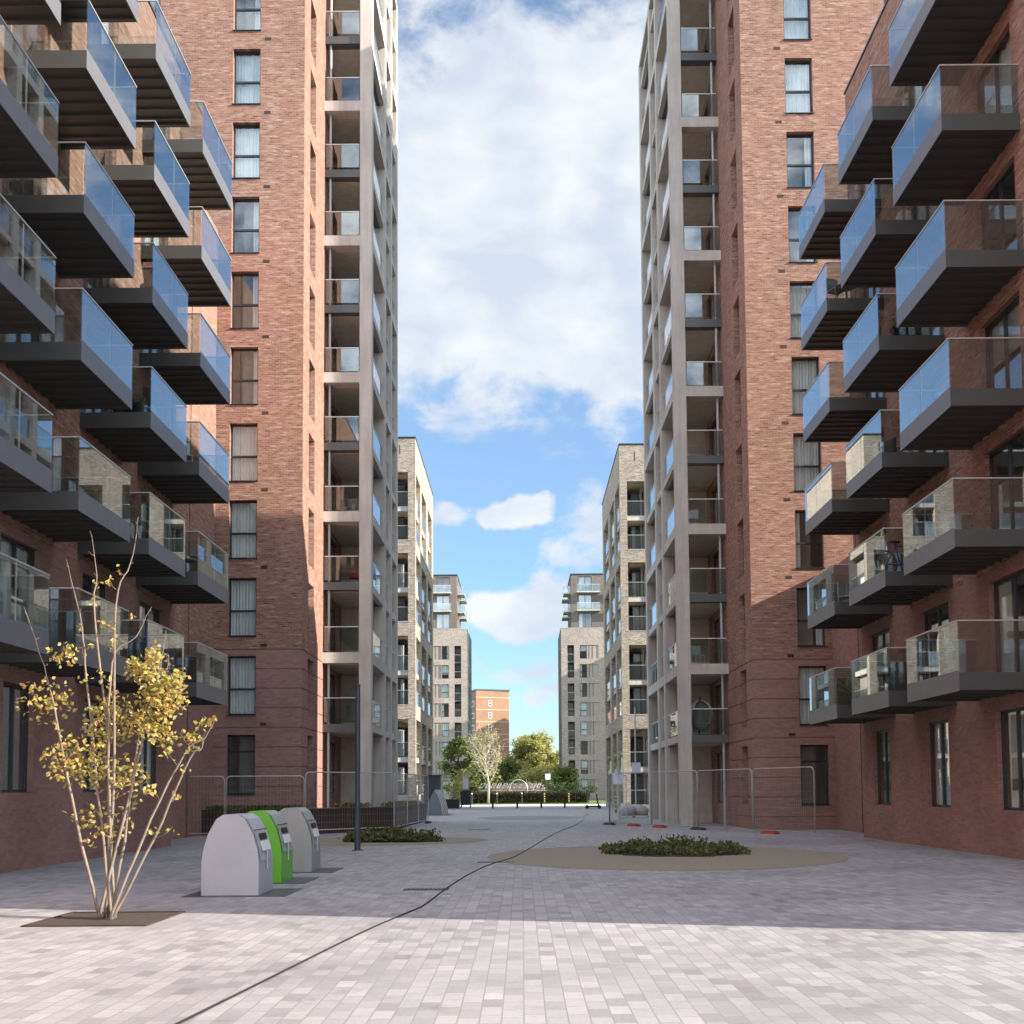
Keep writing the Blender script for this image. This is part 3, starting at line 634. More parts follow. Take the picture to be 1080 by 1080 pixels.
# ------------------------------------------------------------------ the two pale brick blocks at the end of the street
def far_block(sx, u0, yf, label, top=27.0, top2=35.8, shade_box=None):
    t = thing('terraced_block', label, 'apartment block', (sx * (u0 + 8), yf + 8, 0)); yl = yf + 15
    rooms = True; wall = MB(sx); ops = []; wins = []
    zt = 24.3
    for k in range(8):
        z1 = zt - FH * k; ops.append((u0 + 2.95, u0 + 4.05, z1 - 2.15, z1)); wins.append(ops[-1]); ops.append((u0 + 7.6, u0 + 8.7, z1 - 2.15, z1)); wins.append(ops[-1])
    logg = []
    for k in range(4):
        z1 = zt - 2 * FH * k; logg.append((u0 + 1.0, u0 + 2.05, z1 - 5.15, z1)); logg.append((u0 + 10, u0 + 11.1, z1 - 5.15, z1))
    pan = [(u0 + 4.12, u0 + 5.9, zt - 2.15 - FH * k, zt - FH * k) for k in range(8)]
    sops = [(yf + a, yf + a + 1.4, zt - 2.15 - FH * k, zt - FH * k) for k in range(8) for a in (2.0, 6.5, 11.0)]
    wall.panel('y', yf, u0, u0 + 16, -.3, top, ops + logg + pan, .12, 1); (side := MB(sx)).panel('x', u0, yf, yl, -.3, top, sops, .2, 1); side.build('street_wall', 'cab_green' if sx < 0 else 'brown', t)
    wall.panel('x', u0 + 16, yf, yl, -.3, top, [], .2, -1); wall.panel('y', yl, u0, u0 + 16, -.3, top, [], .2, -1)
    wall.build('brick_wall', 'pale', t)
    r = MB(sx); r.box(u0 + .1, u0 + 15.9, yf + .1, yl - .1, top - .9, top - .7); r.build('terrace', 'plate', t)
    c = MB(sx); c.box(u0 - .03, u0 + .3, yf - .03, yl, top, top + .07); c.box(u0 + .301, u0 + 16, yf - .03, yf + .3, top, top + .07); c.build('coping', 'conc_pale', t)
    for o in wins: window(t, sx, 'y', yf, 1, *o, .1, .42, cloth=rand_cloth(), rooms=rooms, sill=False)
    for o in logg:
        m = MB(sx); m.box(o[0], o[1], yf + 1.2, yf + 1.25, o[2], o[3]); m.q((o[0], yf + .12, o[2]), (o[0], yf + .12, o[3]), (o[0], yf + 1.2, o[3]), (o[0], yf + 1.2, o[2])); m.q((o[1], yf + .12, o[2]), (o[1], yf + .12, o[3]), (o[1], yf + 1.2, o[3]), (o[1], yf + 1.2, o[2])); m.build('loggia_recess', 'brown', t)
        zm = (o[2] + o[3]) / 2; m = MB(sx); m.box(o[0], o[1], yf + .2, yf + 1.2, zm - .15, zm + .1); m.build('loggia_slab', 'brown', t)
        for zf in (o[2], zm + .1): balustrade(t, sx, (o[0], yf + .1), (o[1], yf + .1), zf + .05, zf + 1.05)
        window(t, sx, 'y', yf + 1.2, 1, o[0] + .1, o[1] - .1, o[2] + .1, o[2] + 2.2, -.08, 0, name='balcony_door', sill=False); window(t, sx, 'y', yf + 1.2, 1, o[0] + .1, o[1] - .1, zm + .2, zm + 2.3, -.08, 0, name='balcony_door', sill=False)
    pm = MB(sx); ps = MB(sx)
    for o in pan:
        pm.box(o[0], o[1], yf + .1, yf + .14, o[2], o[3])
        for a in (.25, .8): ps.box(o[0] + a, o[0] + a + .13, yf + .06, yf + .099, o[2], o[3])
    pm.build('recessed_panel', MT['panel'], t); ps.build('panel_ribs', 'brown', t)
    for o in sops: window(t, sx, 'x', u0, 1, *o, .12, .42, cloth=rand_cloth(), rooms=rooms, sill=False)
    # set-back top storeys
    a0, y2 = u0 + 1.7, yf + 1.3; uo = [(u0 + 2.9, u0 + 5.0, 27.3 + 2.95 * k, 29.6 + 2.95 * k) for k in range(3)] + [(u0 + 8, u0 + 10.1, 27.3 + 2.95 * k, 29.6 + 2.95 * k) for k in range(3)]
    so = [(y2 + 2 + a, y2 + 4 + a, 27.3 + 2.95 * k, 29.6 + 2.95 * k) for k in range(3) for a in (0, 6)]
    up_ = MB(sx); up_.panel('y', y2, a0, u0 + 15, top - .7, top2, uo, .35, 1); up_.panel('x', a0, y2, yl - 1, top - .7, top2, so, .2, 1); up_.panel('y', yl - 1, a0, u0 + 15, top - .7, top2, [], .2, -1); up_.panel('x', u0 + 15, y2, yl - 1, top - .7, top2, [], .2, -1)
    up_.build('upper_wall', 'brown', t)
    r = MB(sx); r.box(a0 - .1, u0 + 15.1, y2 - .1, yl - .9, top2, top2 + .15); r.build('roof', 'dark', t)
    for i, o in enumerate(uo): window(t, sx, 'y', y2, 1, *o, .2, 0, mull=(.5,), cloth=rand_cloth(), name='balcony_door', rooms=rooms, sill=False)
    for o in so: window(t, sx, 'x', a0, 1, *o, .12, 0, mull=(.5,), name='balcony_door', rooms=rooms, sill=False)
    for k in (1, 2):
        z = 27.1 + 2.95 * k
        for (p, q) in ((u0 + 2.6, u0 + 6.3), (u0 + 7.7, u0 + 10.4)):
            m = MB(sx); m.box(p, q, y2 - 1.0, y2 - .01, z - .22, z); b = m.build('balcony', 'conc_pale', t)
            balustrade(b, sx, (p, y2 - .97), (q, y2 - .97), z + .03, z + 1.05, split=3, name='balustrade', rail='white')
    for k in range(1, 3):
        z = 27.1 + 2.95 * k; p, q = y2 + 1.6, y2 + 5.2
        for (p, q) in ((y2 + .8, y2 + 4.3), (y2 + 7, y2 + 10.5)):
            m = MB(sx); m.box(a0 - 1.15, a0 - .01, p, q, z - .16, z); b = m.build('balcony', 'conc', t)
            balustrade(b, sx, (a0 - 1.12, p), (a0 - 1.12, q), z + .03, z + 1.05, split=2, name='balustrade'); balustrade(b, sx, (a0 - 1.10, p + .02), (a0 - .03, p + .02), z + .03, z + 1.05, name='balustrade')
    if shade_box:
        for w in shade_box: m = MB(sx); m.box(*w); m.build('shade_block', 'pale', t)  # unseen separate blocks, added to shade this front and the orange tower
    return t
far_block(-1, 8.5, 178.7, 'pale brick block with set back brown top storeys rising behind the white stemmed tree')
far_block(1, 6.3, 178.7, 'pale brick block with set back brown top storeys beyond the dark hedge on the right', shade_box=[(35, 60, 150, 176, -.3, 32.5), (30, 52, 232, 256.5, -.3, 34)])

# ------------------------------------------------------------------ distant buildings
t = thing('tower_block', 'orange brick tower block with pale floor bands behind the white stemmed tree', 'tower block', (-7, 266, 0))
A, Bq, Cq = Vector((-10.55, 263)), Vector((-2.95, 266)), Vector((-12.3, 270))
def facade(m, P, Q, z0, z1, n, off): m.q((P.x + n[0] * off, P.y + n[1] * off, z0), (Q.x + n[0] * off, Q.y + n[1] * off, z0), (Q.x + n[0] * off, Q.y + n[1] * off, z1), (P.x + n[0] * off, P.y + n[1] * off, z1))
Dq = Bq + (Cq - A)
m = MB(); m.poly([A, Bq, Dq, Cq], -.3, 24.6); m.build('wall', 'orange', t)
m = MB(); m.poly([A + Vector((-.15, -.12)), Bq + Vector((.2, -.1)), Dq + Vector((.1, .2)), Cq + Vector((-.2, .1))], 24.6, 24.95); m.build('roof', 'plate', t)
dn = (Bq - A).normalized(); nn = Vector((dn.y, -dn.x)); dl = (Cq - A).normalized(); nl = Vector((-dl.y, dl.x))
if nl.x > 0: nl = -nl
for k in range(8):
    z = 23.0 - 2.83 * k
    m = MB(); a = A + nn * .02; b = Bq + nn * .02; m.bar((a.x, a.y, z), (b.x, b.y, z), .08, .16); m.build('floor_band', 'ochre', t)
    if z < 4: continue
    c = A.lerp(Bq, .42) + nn * .03; m = MB(); m.bar((c.x - dn.x * .45, c.y - dn.y * .45, z - 1.3), (c.x + dn.x * .45, c.y + dn.y * .45, z - 1.3), .08, 1.35); w = m.build('window', 'white', t)
    m = MB(); c2 = c + nn * .045
    for zz in (z - .98, z - 1.6): m.bar((c2.x - dn.x * .25, c2.y - dn.y * .25, zz), (c2.x + dn.x * .25, c2.y + dn.y * .25, zz), .02, .42)
    m.build('pane', 'frame', w)
    c = A.lerp(Cq, .5) + nl * .03; m = MB(); m.bar((c.x - dl.x * 1.6, c.y - dl.y * 1.6, z - 1.3), (c.x + dl.x * 1.6, c.y + dl.y * 1.6, z - 1.3), .06, 1.3); w = m.build('window', 'white', t)
    m = MB(); c2 = c + nl * .035; m.bar((c2.x - dl.x * 1.3, c2.y - dl.y * 1.3, z - 1.3), (c2.x + dl.x * 1.3, c2.y + dl.y * 1.3, z - 1.3), .02, .95); m.build('pane', 'frame', w)
t = thing('flat_roofed_house', 'low flat roofed building far off beside the round yellow green tree', 'house', (10, 292, 0))
m = MB(); m.box(5.5, 18, 290, 300, -.3, 9.3); m.build('wall', 'pale', t)
m = MB(); m.box(5.1, 18.4, 289.6, 300.4, 9.3, 9.9); m.build('roof', 'dark', t)
for k in range(5): m = MB(); m.box(6.2 + 2.3 * k, 7.5 + 2.3 * k, 289.94, 289.99, 6.2, 7.8); m.build('window', 'frame', t)

# ------------------------------------------------------------------ foliage
def leaf(mb, p, s, r):
    """one leaf: two faces folded along the midrib"""
    d = Vector((r.gauss(0, 1), r.gauss(0, 1), r.gauss(0, .7))); d = d.normalized() if d.length > .01 else Vector((1, 0, 0))
    u = d.orthogonal().normalized(); u.rotate(Quaternion(d, r.random() * 6.28)); n = d.cross(u); w = s * .34
    a = p; b = p + d * s; c = p + d * s * .5
    i = len(mb.v); mb.v += [tuple(a), tuple(c + u * w + n * w * .35), tuple(b), tuple(c - u * w + n * w * .35)]
    mb.f += [(i, i + 1, i + 2), (i, i + 2, i + 3)]
def cluster(mb, c, rad, n, s, r, flat=.8):
    for _ in range(n):
        d = Vector((r.gauss(0, 1), r.gauss(0, 1), r.gauss(0, 1))).normalized() * (r.random() ** .45)
        leaf(mb, c + Vector((d.x * rad, d.y * rad, d.z * rad * flat)), s * r.uniform(.7, 1.25), r)
def limb(mb, p, d, ln, r0, r, wob=.12, seg=4, lift=.0):
    pts = [Vector(p)]; d = Vector(d).normalized()
    for k in range(seg):
        d = (d + Vector((r.gauss(0, wob), r.gauss(0, wob), r.gauss(0, wob) + lift))).normalized(); pts.append(pts[-1] + d * ln / seg)
    mb.tube(pts, [r0 * (1 - .78 * k / seg) for k in range(seg + 1)], 6)
    return pts, d
def tree(name, label, loc, h, rad, seed, leafm, barkm, trunk=.14, clear=.25, nl=16, per=90, ls=.3, crad=.9, flat=.8, group=None, cat='tree', shape=None, twigs=3, spread=1.0, twk=.16):
    r = random.Random(seed); t = thing(name, label, cat, loc, group); b = Vector(loc)
    tr = MB(); cr = MB(); top = b + Vector((r.gauss(0, .03) * h, r.gauss(0, .03) * h, h * .82))
    pts = [b + Vector((0, 0, -.05)), b.lerp(top, .3) + Vector((r.gauss(0, .02) * h, 0, 0)), b.lerp(top, .6) + Vector((r.gauss(0, .02) * h, 0, 0)), top]
    tr.tube(pts, [trunk * 1.25, trunk, trunk * .65, trunk * .15], 8)
    tips = [top]
    for k in range(nl):
        f = clear + (1 - clear) * (k + r.random()) / nl * .92; az = k * 2.4 + r.gauss(0, .3)
        prof = math.sin(math.pi * min(1, max(.12, (f - clear) / (1 - clear) * .8 + .22))) if shape is None else shape((f - clear) / (1 - clear))
        st = b.lerp(top, min(f, .97)); rr = rad * prof * r.uniform(.75, 1.1)
        d = Vector((math.cos(az) * spread, math.sin(az) * spread, r.uniform(.35, .9)))
        lp, dd = limb(tr, st, d, max(.3, rr), trunk * .42 * (1 - .5 * f), r, .13, 4, .05)
        for j in range(twigs):
            tp, d2 = limb(tr, lp[2 + (j % 3)], dd + Vector((r.gauss(0, .6), r.gauss(0, .6), r.gauss(.2, .4))), rr * .5, trunk * twk, r, .2, 3)
            tips.append(tp[-1]); tips.append(tp[1])
        tips.append(lp[-1])
    for q in tips: cluster(cr, q, crad * r.uniform(.6, 1.2), int(per * r.uniform(.5, 1.4)), ls, r, flat)
    tr.build('trunk', barkm, t, smooth=True); cr.build('crown', leafm, t)
    return t
tree('white_stemmed_tree', 'slender white stemmed tree with thin silvery leaves on the lawn before the hedge', (-3.75, 125.5, 0), 9.2, 3.1, 11, 'leaf_silver', 'palebark', .12, .26, 26, 4, .28, .45, 1.0, twigs=5, spread=.62, twk=.26)
tree('dark_green_tree', 'dark green leafy tree to the left of the white stemmed tree', (-7.3, 141, 0), 9.6, 2.2, 5, 'leaf_m', 'bark', .2, .2, 14, 42, .36, .75)
tree('round_yellow_tree', 'large round yellow green tree standing clear against the sky beyond the bikes', (1.6, 204, 0), 12.2, 4.4, 8, 'leaf_yg', 'bark', .3, .12, 44, 85, .42, 1.15, shape=lambda f: math.sqrt(max(.05, 1 - (f * 1.0) ** 2)))
for k, (x, y, h, rd, lab) in enumerate([(-2.3, 176, 6.6, 2.8, 'low dark tree in front of the shaded foot of the orange tower block'), (2.6, 172, 5.2, 2.8, 'low dark tree in front of the round yellow green tree'),
                                        (6.2, 168, 5.4, 2.0, 'dark tree beside the shaded corner of the right end block'), (-5.6, 150, 5.2, 2.2, 'dark bushy tree directly behind the white stemmed tree')]):
    tree('background_tree', lab, (x, y, 0), h, rd, 30 + k, 'leaf_yg' if k == 1 else 'leaf_m', 'bark', .16, .08, 14, 42, .38, .9, group='small trees behind the bicycles')
# young shrub with turning leaves in the left foreground
def ray_at(px, py, Y):
    a = (px - CX) / F; b = (CY - py) / F; d = rt2 * a + up2 * b + fw
    return d * (Y / d.y) + Vector((0, 0, 1.6))
rs = random.Random(3)
t = thing('young_shrub', 'young shrub with yellow and orange autumn leaves and bare twigs in the left foreground', 'shrub', (-5.25, 14.5, 0)); b0 = Vector((-5.25, 14.5, 0))
br = MB(); lf = MB()
shoots = [((122, 640), (146, 545), 14.2), ((118, 700), (160, 640), 14.4), ((150, 760), (175, 665), 14.6), ((165, 720), (178, 690), 14.7), ((195, 795), (228, 757), 14.3), ((200, 800), (215, 778), 14.3), ((90, 700), (70, 590), 14.7), ((60, 760), (25, 640), 14.5), ((100, 650), (95, 560), 14.8)]
def arc(P, n=5):
    out = []
    for i in range(len(P) - 1):
        a, b, c, d = P[max(i - 1, 0)], P[i], P[i + 1], P[min(i + 2, len(P) - 1)]
        for k in range(n):
            u = k / n; out.append(.5 * ((2 * b) + (c - a) * u + (2 * a - 5 * b + 4 * c - d) * u * u + (3 * b - a - 3 * c + d) * u ** 3) + Vector((rs.gauss(0, .006), rs.gauss(0, .006), 0)))
    return out + [P[-1]]
for (p, q, Y) in shoots:
    P, Q = ray_at(*p, Y), ray_at(*q, Y); mid = P.lerp(Q, .5) + Vector((.05, 0, -.03))
    lo = b0.lerp(P, .5) + Vector((rs.gauss(0, .05), rs.gauss(0, .08), 0))
    cv = arc([b0 + Vector((rs.gauss(0, .06), rs.gauss(0, .06), -.03)), lo, P, mid, Q]); m_ = len(cv) - 1
    br.tube(cv, [.021 * (1 - k / m_) ** 1.15 + .0022 for k in range(m_ + 1)], 6)
    for k in range(5, m_, 2):
        w = cv[k]; d = Vector((rs.gauss(0, 1), rs.gauss(0, 1), .7)).normalized(); L_ = rs.uniform(.06, .3) * (1.2 - k / m_)
        br.tube([w, w + d * L_ * .5 + Vector((rs.gauss(0, .01), 0, 0)), w + d * L_ + Vector((0, 0, L_ * .25))], [.0045, .003, .0014], 5)
        if k < m_ - 6: cluster(lf, w + d * L_, .09, 5, .075, rs)
for (c, Y, rad, n) in [((172, 735), 14.6, .34, 300), ((150, 705), 14.7, .24, 130), ((182, 715), 14.5, .2, 55), ((160, 765), 14.6, .24, 120), ((165, 690), 14.5, .16, 30), ((175, 780), 14.5, .2, 40), ((215, 762), 14.3, .09, 16), ((202, 778), 14.3, .1, 18), ((226, 757), 14.3, .05, 6),
                       ((120, 760), 14.8, .42, 240), ((85, 800), 14.6, .45, 240), ((130, 820), 14.7, .4, 120), ((50, 740), 14.8, .38, 100), ((70, 690), 14.7, .25, 40), ((110, 870), 14.6, .4, 90), ((140, 650), 14.3, .05, 3)]:
    cluster(lf, ray_at(*c, Y), rad, int(n * 1.35), .076, rs, .85)
m = MB(); m.box(-5.95, -4.55, 13.8, 15.2, -.02, .007); m.build('tree_pit', 'soil', t); m = MB()
for a, b, c, d in ((-6.0, -4.5, 13.72, 13.8), (-6.0, -4.5, 15.2, 15.28), (-6.0, -5.95, 13.801, 15.199), (-4.55, -4.5, 13.801, 15.199)): m.box(a, b, c, d, -.02, .02)
m.build('pit_edging', 'corten', t); br.build('stem', 'twig', t, smooth=True); lf.build('leaves', 'leaf_y', t)
# planting beds, hedge, lawn
def bed(e, n, seed, hmax, ls, lab):
    r = random.Random(seed); cx, cy, rx, ry = e
    m = MB(); m.poly([(x + r.gauss(0, .05), y + r.gauss(0, .05)) for x, y in ellipse(cx, cy, rx * .93, ry * .9, n=60)], -.02, .014); struct(m.build('soil', 'soil'))
    g = MB()
    for _ in range(n):
        a, q = r.random() * 6.283, math.sqrt(r.random()); q *= .86 + .2 * math.sin(a * 5 + 1) * math.sin(a * 3); x, y = cx + rx * q * math.cos(a) * 1.02, cy + ry * q * math.sin(a) * 1.02
        hh = hmax * (1 - .5 * q) * (.3 + .7 * math.sin(x * 3.1 + 1.7 * math.sin(y * 2.9)) ** 2) * r.uniform(.4, 1.35)
        g.tube([(x, y, .04), (x + r.gauss(0, .02), y, .04 + hh)], [.006, .003], 3, False)
        for k in range(9): leaf(g, Vector((x + r.gauss(0, .07), y + r.gauss(0, .07), .05 + hh * r.random())), ls * r.uniform(.7, 1.3), r)
    tag(g.build('ground_cover', 'leaf_gc'), lab, 'ground cover', kind='stuff')
bed((-4.05, 35.75, 1.65, .85), 330, 4, .5, .115, 'low green ground cover growing in the oval bed beside the lamp post')
bed((3.75, 28.6, 1.85, 2.1), 520, 6, .33, .105, 'low green ground cover growing in the oval bed on the right')
r = random.Random(9); g = MB()
t = thing('clipped_hedge', 'dark clipped hedge in front of the bicycles', 'hedge', (.8, 128.8, 0))
m = MB(); m.box(-5.5, 7.3, 128.3, 129.4, 0, 1.2); m.build('inner_twigs', 'soil', t)
for _ in range(9000):
    x, y, z = r.uniform(-5.7, 7.5), r.uniform(128.05, 129.6), r.uniform(0.02, 1.42)
    if 128.3 < y < 129.3 and z < 1.15: y = 128.05 + r.random() * .3
    leaf(g, Vector((x, y, z)), .16, r)
g.build('leaves', 'leaf_h', t)
g = MB()
for _ in range(7000):
    x, y = r.uniform(-12, 9), 121.6 + 6.3 * r.random(); hh = r.uniform(.05, .13); a = r.random() * 6.28
    g.q((x - .03 * math.cos(a), y - .03 * math.sin(a), 0), (x + .03 * math.cos(a), y + .03 * math.sin(a), 0), (x + r.gauss(0, .03), y + r.gauss(0, .03), hh))
tag(g.build('grass', 'grassm'), 'strip of sunlit grass between the pale path and the dark hedge', 'grass', kind='stuff')
def shrub(name, lab, loc, h, rad, n, ls, leafm, seed, group=None, stems=7, barkm='bark', flat=1):
    r = random.Random(seed); t = thing(name, lab, 'shrub', loc, group); b = Vector(loc); st = MB(); lv = MB()
    for k in range(stems):
        a = k * 2.4; pts, d = limb(st, b + Vector((math.cos(a) * rad * .15, math.sin(a) * rad * .15, 0)), (math.cos(a) * .5, math.sin(a) * .5, 1.3), h * r.uniform(.7, .95), .03, r, .12, 4)
        cluster(lv, pts[-1], rad * .55, n // stems // 2, ls, r); cluster(lv, pts[2], rad * .5, n // stems // 2, ls, r)
    st.build('stem', barkm, t, smooth=True); lv.build('leaves', leafm, t)
    return t
shrub('dark_shrub', 'dark rounded shrub under the far lamp post', (3.9, 131, 0), 2.6, 1.3, 1300, .22, 'leaf_d', 51, 'shrubs beyond the hedge')
shrub('dark_shrub', 'dark shrub against the right end block beyond the hedge', (6.6, 132, 0), 2.3, 1.2, 1100, .22, 'leaf_d', 52, 'shrubs beyond the hedge')
shrub('dark_shrub', 'green shrub behind the info panel on the left', (-7.2, 131, 0), 3.2, 1.3, 1200, .22, 'leaf_m', 53, 'shrubs beyond the hedge')
t = thing('planter_box', 'dark rectangular planter box under the yellow green shrub', 'planter', (-6.15, 99, 0))
m = MB(); m.box(-6.75, -5.45, 98.4, 99.6, 0, .78); m.build('box', 'dark', t); m = MB(); m.box(-6.7, -5.5, 98.45, 99.55, .7801, .79); m.build('soil', 'soil', t)
shrub('planted_shrub', 'yellow green shrub with pale stems growing in the dark planter box', (-6.15, 99, .79), 2.5, .75, 500, .17, 'leaf_yg', 54, stems=6, barkm='palebark')

# ------------------------------------------------------------------ corten podium, gratings, plates, cable
t = thing('raised_planter', 'rusty brown weathered steel planter wall along the foot of the left tower', 'planter', (-7, 46, 0))
PD = [(-13, 42.0), (-7.9, 42.0), (-5.15, 45.8), (-5.0, 59.5), (-6.28, 59.5), (-6.28, 47.84), (-8.36, 47.84), (-8.36, 43.34), (-13, 43.34)]
m = MB(); m.poly(PD, -.05, .9); m.build('steel_wall', 'corten', t)
m = MB()
for i in range(3): m.bar((*PD[i], .905), (*PD[i + 1], .905), .09, .05)
m.build('rim', 'corten', t)
m = MB(); r = random.Random(77)
for _ in range(500):
    k = r.random(); x, y = (r.uniform(-12, -8.4), r.uniform(42.3, 43.1)) if k < .5 else (r.uniform(-7.5, -6.4), 46.6 + r.random()) if k < .7 else (r.uniform(-6.1, -5.2), r.uniform(48, 59))
    for _k in range(5): leaf(m, Vector((x + r.gauss(0, .08), y + r.gauss(0, .08), .91 + r.random() * .16)), .09, r)
tag(m.build('planter_growth', 'leaf_gc'), 'sparse low plants growing along the top of the rusty planter', 'ground cover', kind='stuff')
def grating(x, y, w, d, lab, rot=0):
    m = MB(); m.box(x - w / 2, x + w / 2, y - d / 2, y + d / 2, -.02, .006); t = m.build('drain_grating', 'slot'); tag(t, lab, 'drain cover', 'drain covers in the paving')
    s = MB()
    n = int(w / .07)
    for k in range(n): s.box(x - w / 2 + .03 + k * .07, x - w / 2 + .06 + k * .07, y - d / 2 + .03, y + d / 2 - .03, .0061, .009)
    t['_b'] = (0, 0, 0); s.build('grate_bars', 'plate', t)
grating(-1.56, 18.5, .72, .34, 'dark drain cover in the paving nearest the camera')
grating(-.6, 25.3, .8, .3, 'dark drain cover at the edge of the right hand resin oval by the cable')
grating(-1.75, 45.8, .85, .5, 'dark drain cover farthest from the camera')
cab = [(-2.6, 6.0), (-2.2, 9.5), (-1.8, 13.0), (-1.5, 15), (-1.37, 15.95), (-1.25, 18.4), (-1.07, 21.06), (-.86, 23.2), (-.64, 24.76), (-.25, 26.76), (.15, 30.5), (.73, 36.77), (1.5, 44), (2.3, 50), (2.81, 55.44), (3.25, 60), (3.5, 66), (4.2, 72)]
def smooth(pts, n=8):
    P = [Vector((*p, .011)) for p in pts]; out = []
    for i in range(len(P) - 1):
        a, b, c, d = P[max(i - 1, 0)], P[i], P[i + 1], P[min(i + 2, len(P) - 1)]
        for k in range(n):
            u = k / n; out.append(.5 * ((2 * b) + (c - a) * u + (2 * a - 5 * b + 4 * c - d) * u * u + (3 * b - a - 3 * c + d) * u ** 3))
    return out + [P[-1]]
m = MB(); m.tube(smooth(cab), .0095, 8); tag(m.build('power_cable', 'black', smooth=True), 'long black cable snaking across the paving', 'cable')

# ------------------------------------------------------------------ lamp posts and signs
t = thing('lamp_post', 'slim dark slate grey post standing beside the left planting bed', 'lamp post', (-4.42, 30.62, 0))
m = MB(); m.tube([(-4.42, 30.62, 0), (-4.42, 30.62, 1.25), (-4.42, 30.62, 1.3), (-4.42, 30.62, 4.4)], [.082, .082, .066, .066], 16); m.build('pole', 'post', t, smooth=False)
m = MB(); m.cyl(-4.42, 30.62, 4.4, 4.46, .072); m.build('cap', 'post', t)
m = MB(); m.cyl(-4.42, 30.62, 0, .02, .15); m.build('base_plate', 'plate', t)
m = MB(); m.box(-4.46, -4.38, 30.525, 30.54, .5, .95); m.build('access_door', 'post', t)
t = thing('lamp_post', 'far lamp post with a short arm and a small white sign beyond the hedge', 'lamp post', (3.0, 132.5, 0))
m = MB(); m.tube([(3, 132.5, 0), (3, 132.5, 5.7)], [.09, .06], 10); m.build('pole', 'dark', t)
m = MB(); m.box(2.1, 3.1, 132.4, 132.6, 5.7, 5.8); m.build('lamp_head', 'dark', t)
m = MB(); m.box(2.7, 3.3, 132.35, 132.4, 2.7, 3.4); m.build('sign_plate', 'label', t)
t = thing('sign_pole', 'tall thin pole carrying a small pale square sign in front of the right buff block', 'sign', (6.98, 70, 0))
m = MB(); m.tube([(6.98, 70, 0), (6.98, 70, 6.6)], [.05, .04], 10); m.build('pole', 'steel', t)
m = MB(); m.box(6.72, 7.28, 69.92, 69.945, 2.6, 3.2); m.build('sign_plate', 'sign', t)

# ------------------------------------------------------------------ temporary fences
def fence_panel(p, q, h, lab, z=.12, grp='mesh fence panels round the towers'):
    P, Q = Vector((*p, 0)), Vector((*q, 0)); c = P.lerp(Q, .5); t = thing('mesh_fence', lab, 'fence', (c.x, c.y, 0), grp)
    d = (Q - P).normalized(); ln = (Q - P).length - .06; P = c - d * ln / 2
    W = lambda a, zz: tuple(P + d * a + Vector((0, 0, zz)))
    m = MB(); rr = .16; pts = [W(0, z)]
    for k in range(6): a = math.pi / 2 * k / 5; pts.append(W(rr * (1 - math.cos(a)), z + h - rr + rr * math.sin(a)))
    for k in range(6): a = math.pi / 2 * k / 5; pts.append(W(ln - rr + rr * math.sin(a), z + h - rr + rr * math.cos(a)))
    pts.append(W(ln, z)); pts.append(W(0, z)); m.tube(pts, .021, 8); m.build('frame', 'steel', t, smooth=True)
    g = MB(); n = int(ln / .115)
    for k in range(1, n): g.bar(W(ln * k / n, z + .02), W(ln * k / n, z + h - .02), .003)
    for k in range(1, 8): g.bar(W(.02, z + h * k / 8), W(ln - .02, z + h * k / 8), .003)
    g.build('wire_mesh', 'steel', t)
    return t
def foot(p, rot, mat, lab):
    m = MB(); c, s = math.cos(rot), math.sin(rot); X = lambda a, b: (p[0] + a * c - b * s, p[1] + a * s + b * c)
    m.poly([X(-.38, -.12), X(.38, -.12), X(.38, .12), X(-.38, .12)], 0, .07); m.poly([X(-.3, -.08), X(.3, -.08), X(.3, .08), X(-.3, .08)], .0701, .11)
    tag(m.build('ballast_block', mat), lab, 'fence foot', 'blocks holding the mesh fences')
FL = [(-13.4, 40.2), (-10.6, 40.7), (-7.85, 41.2), (-4.95, 44.2), (-4.55, 55.2)]
fence_panel(FL[0], FL[1], 2.02, 'mesh fence panel before the dark ground floor window of the left tower')
fence_panel(FL[1], FL[2], 2.02, 'mesh fence panel behind the green bin at the brick corner')
fence_panel(FL[2], FL[3], 2.1, 'mesh fence panel in front of the rusty planter, seen behind the slim post', .18)
for k in range(3):
    a, b = Vector(FL[3]).lerp(Vector(FL[4]), k / 3), Vector(FL[3]).lerp(Vector(FL[4]), (k + 1) / 3)
    fence_panel(a, b, 2.1, ['nearest panel of the mesh fence running along the left planter into the street', 'middle panel of the mesh fence running along the left planter', 'farthest panel of the mesh fence along the left planter, by the slate bins'][k], .18)
foot(FL[2], .9, 'plate', 'grey fence foot at the brick corner behind the bins'); foot((-6.2, 42.75), .8, 'orangep', 'orange fence foot beside the slim post'); foot(FL[3], 1.3, 'plate', 'grey fence foot at the bend of the left fence'); foot(FL[4], 1.5, 'plate', 'grey fence foot at the far end of the left fence')
FR = [(3.85, 50.8), (5.35, 47.3), (6.75, 43.9), (8.2, 40.6), (9.6, 37.4)]
labs = ['mesh fence panel with a pale sign at the street corner of the right tower', 'mesh fence panel crossing in front of the right concrete column', 'mesh fence panel in front of the lower loggia of the right tower', 'mesh fence panel nearest the hung balconies on the right']
for k in range(4): fence_panel(FR[k], FR[k + 1], 2.15, labs[k])
fence_panel((3.9, 50.95), (4.6, 54.4), 2.15, 'mesh fence panel turning back along the right tower, nearest the street corner'); fence_panel((4.6, 54.45), (5.3, 57.9), 2.15, 'mesh fence panel turning back along the right tower toward the rubble bags')
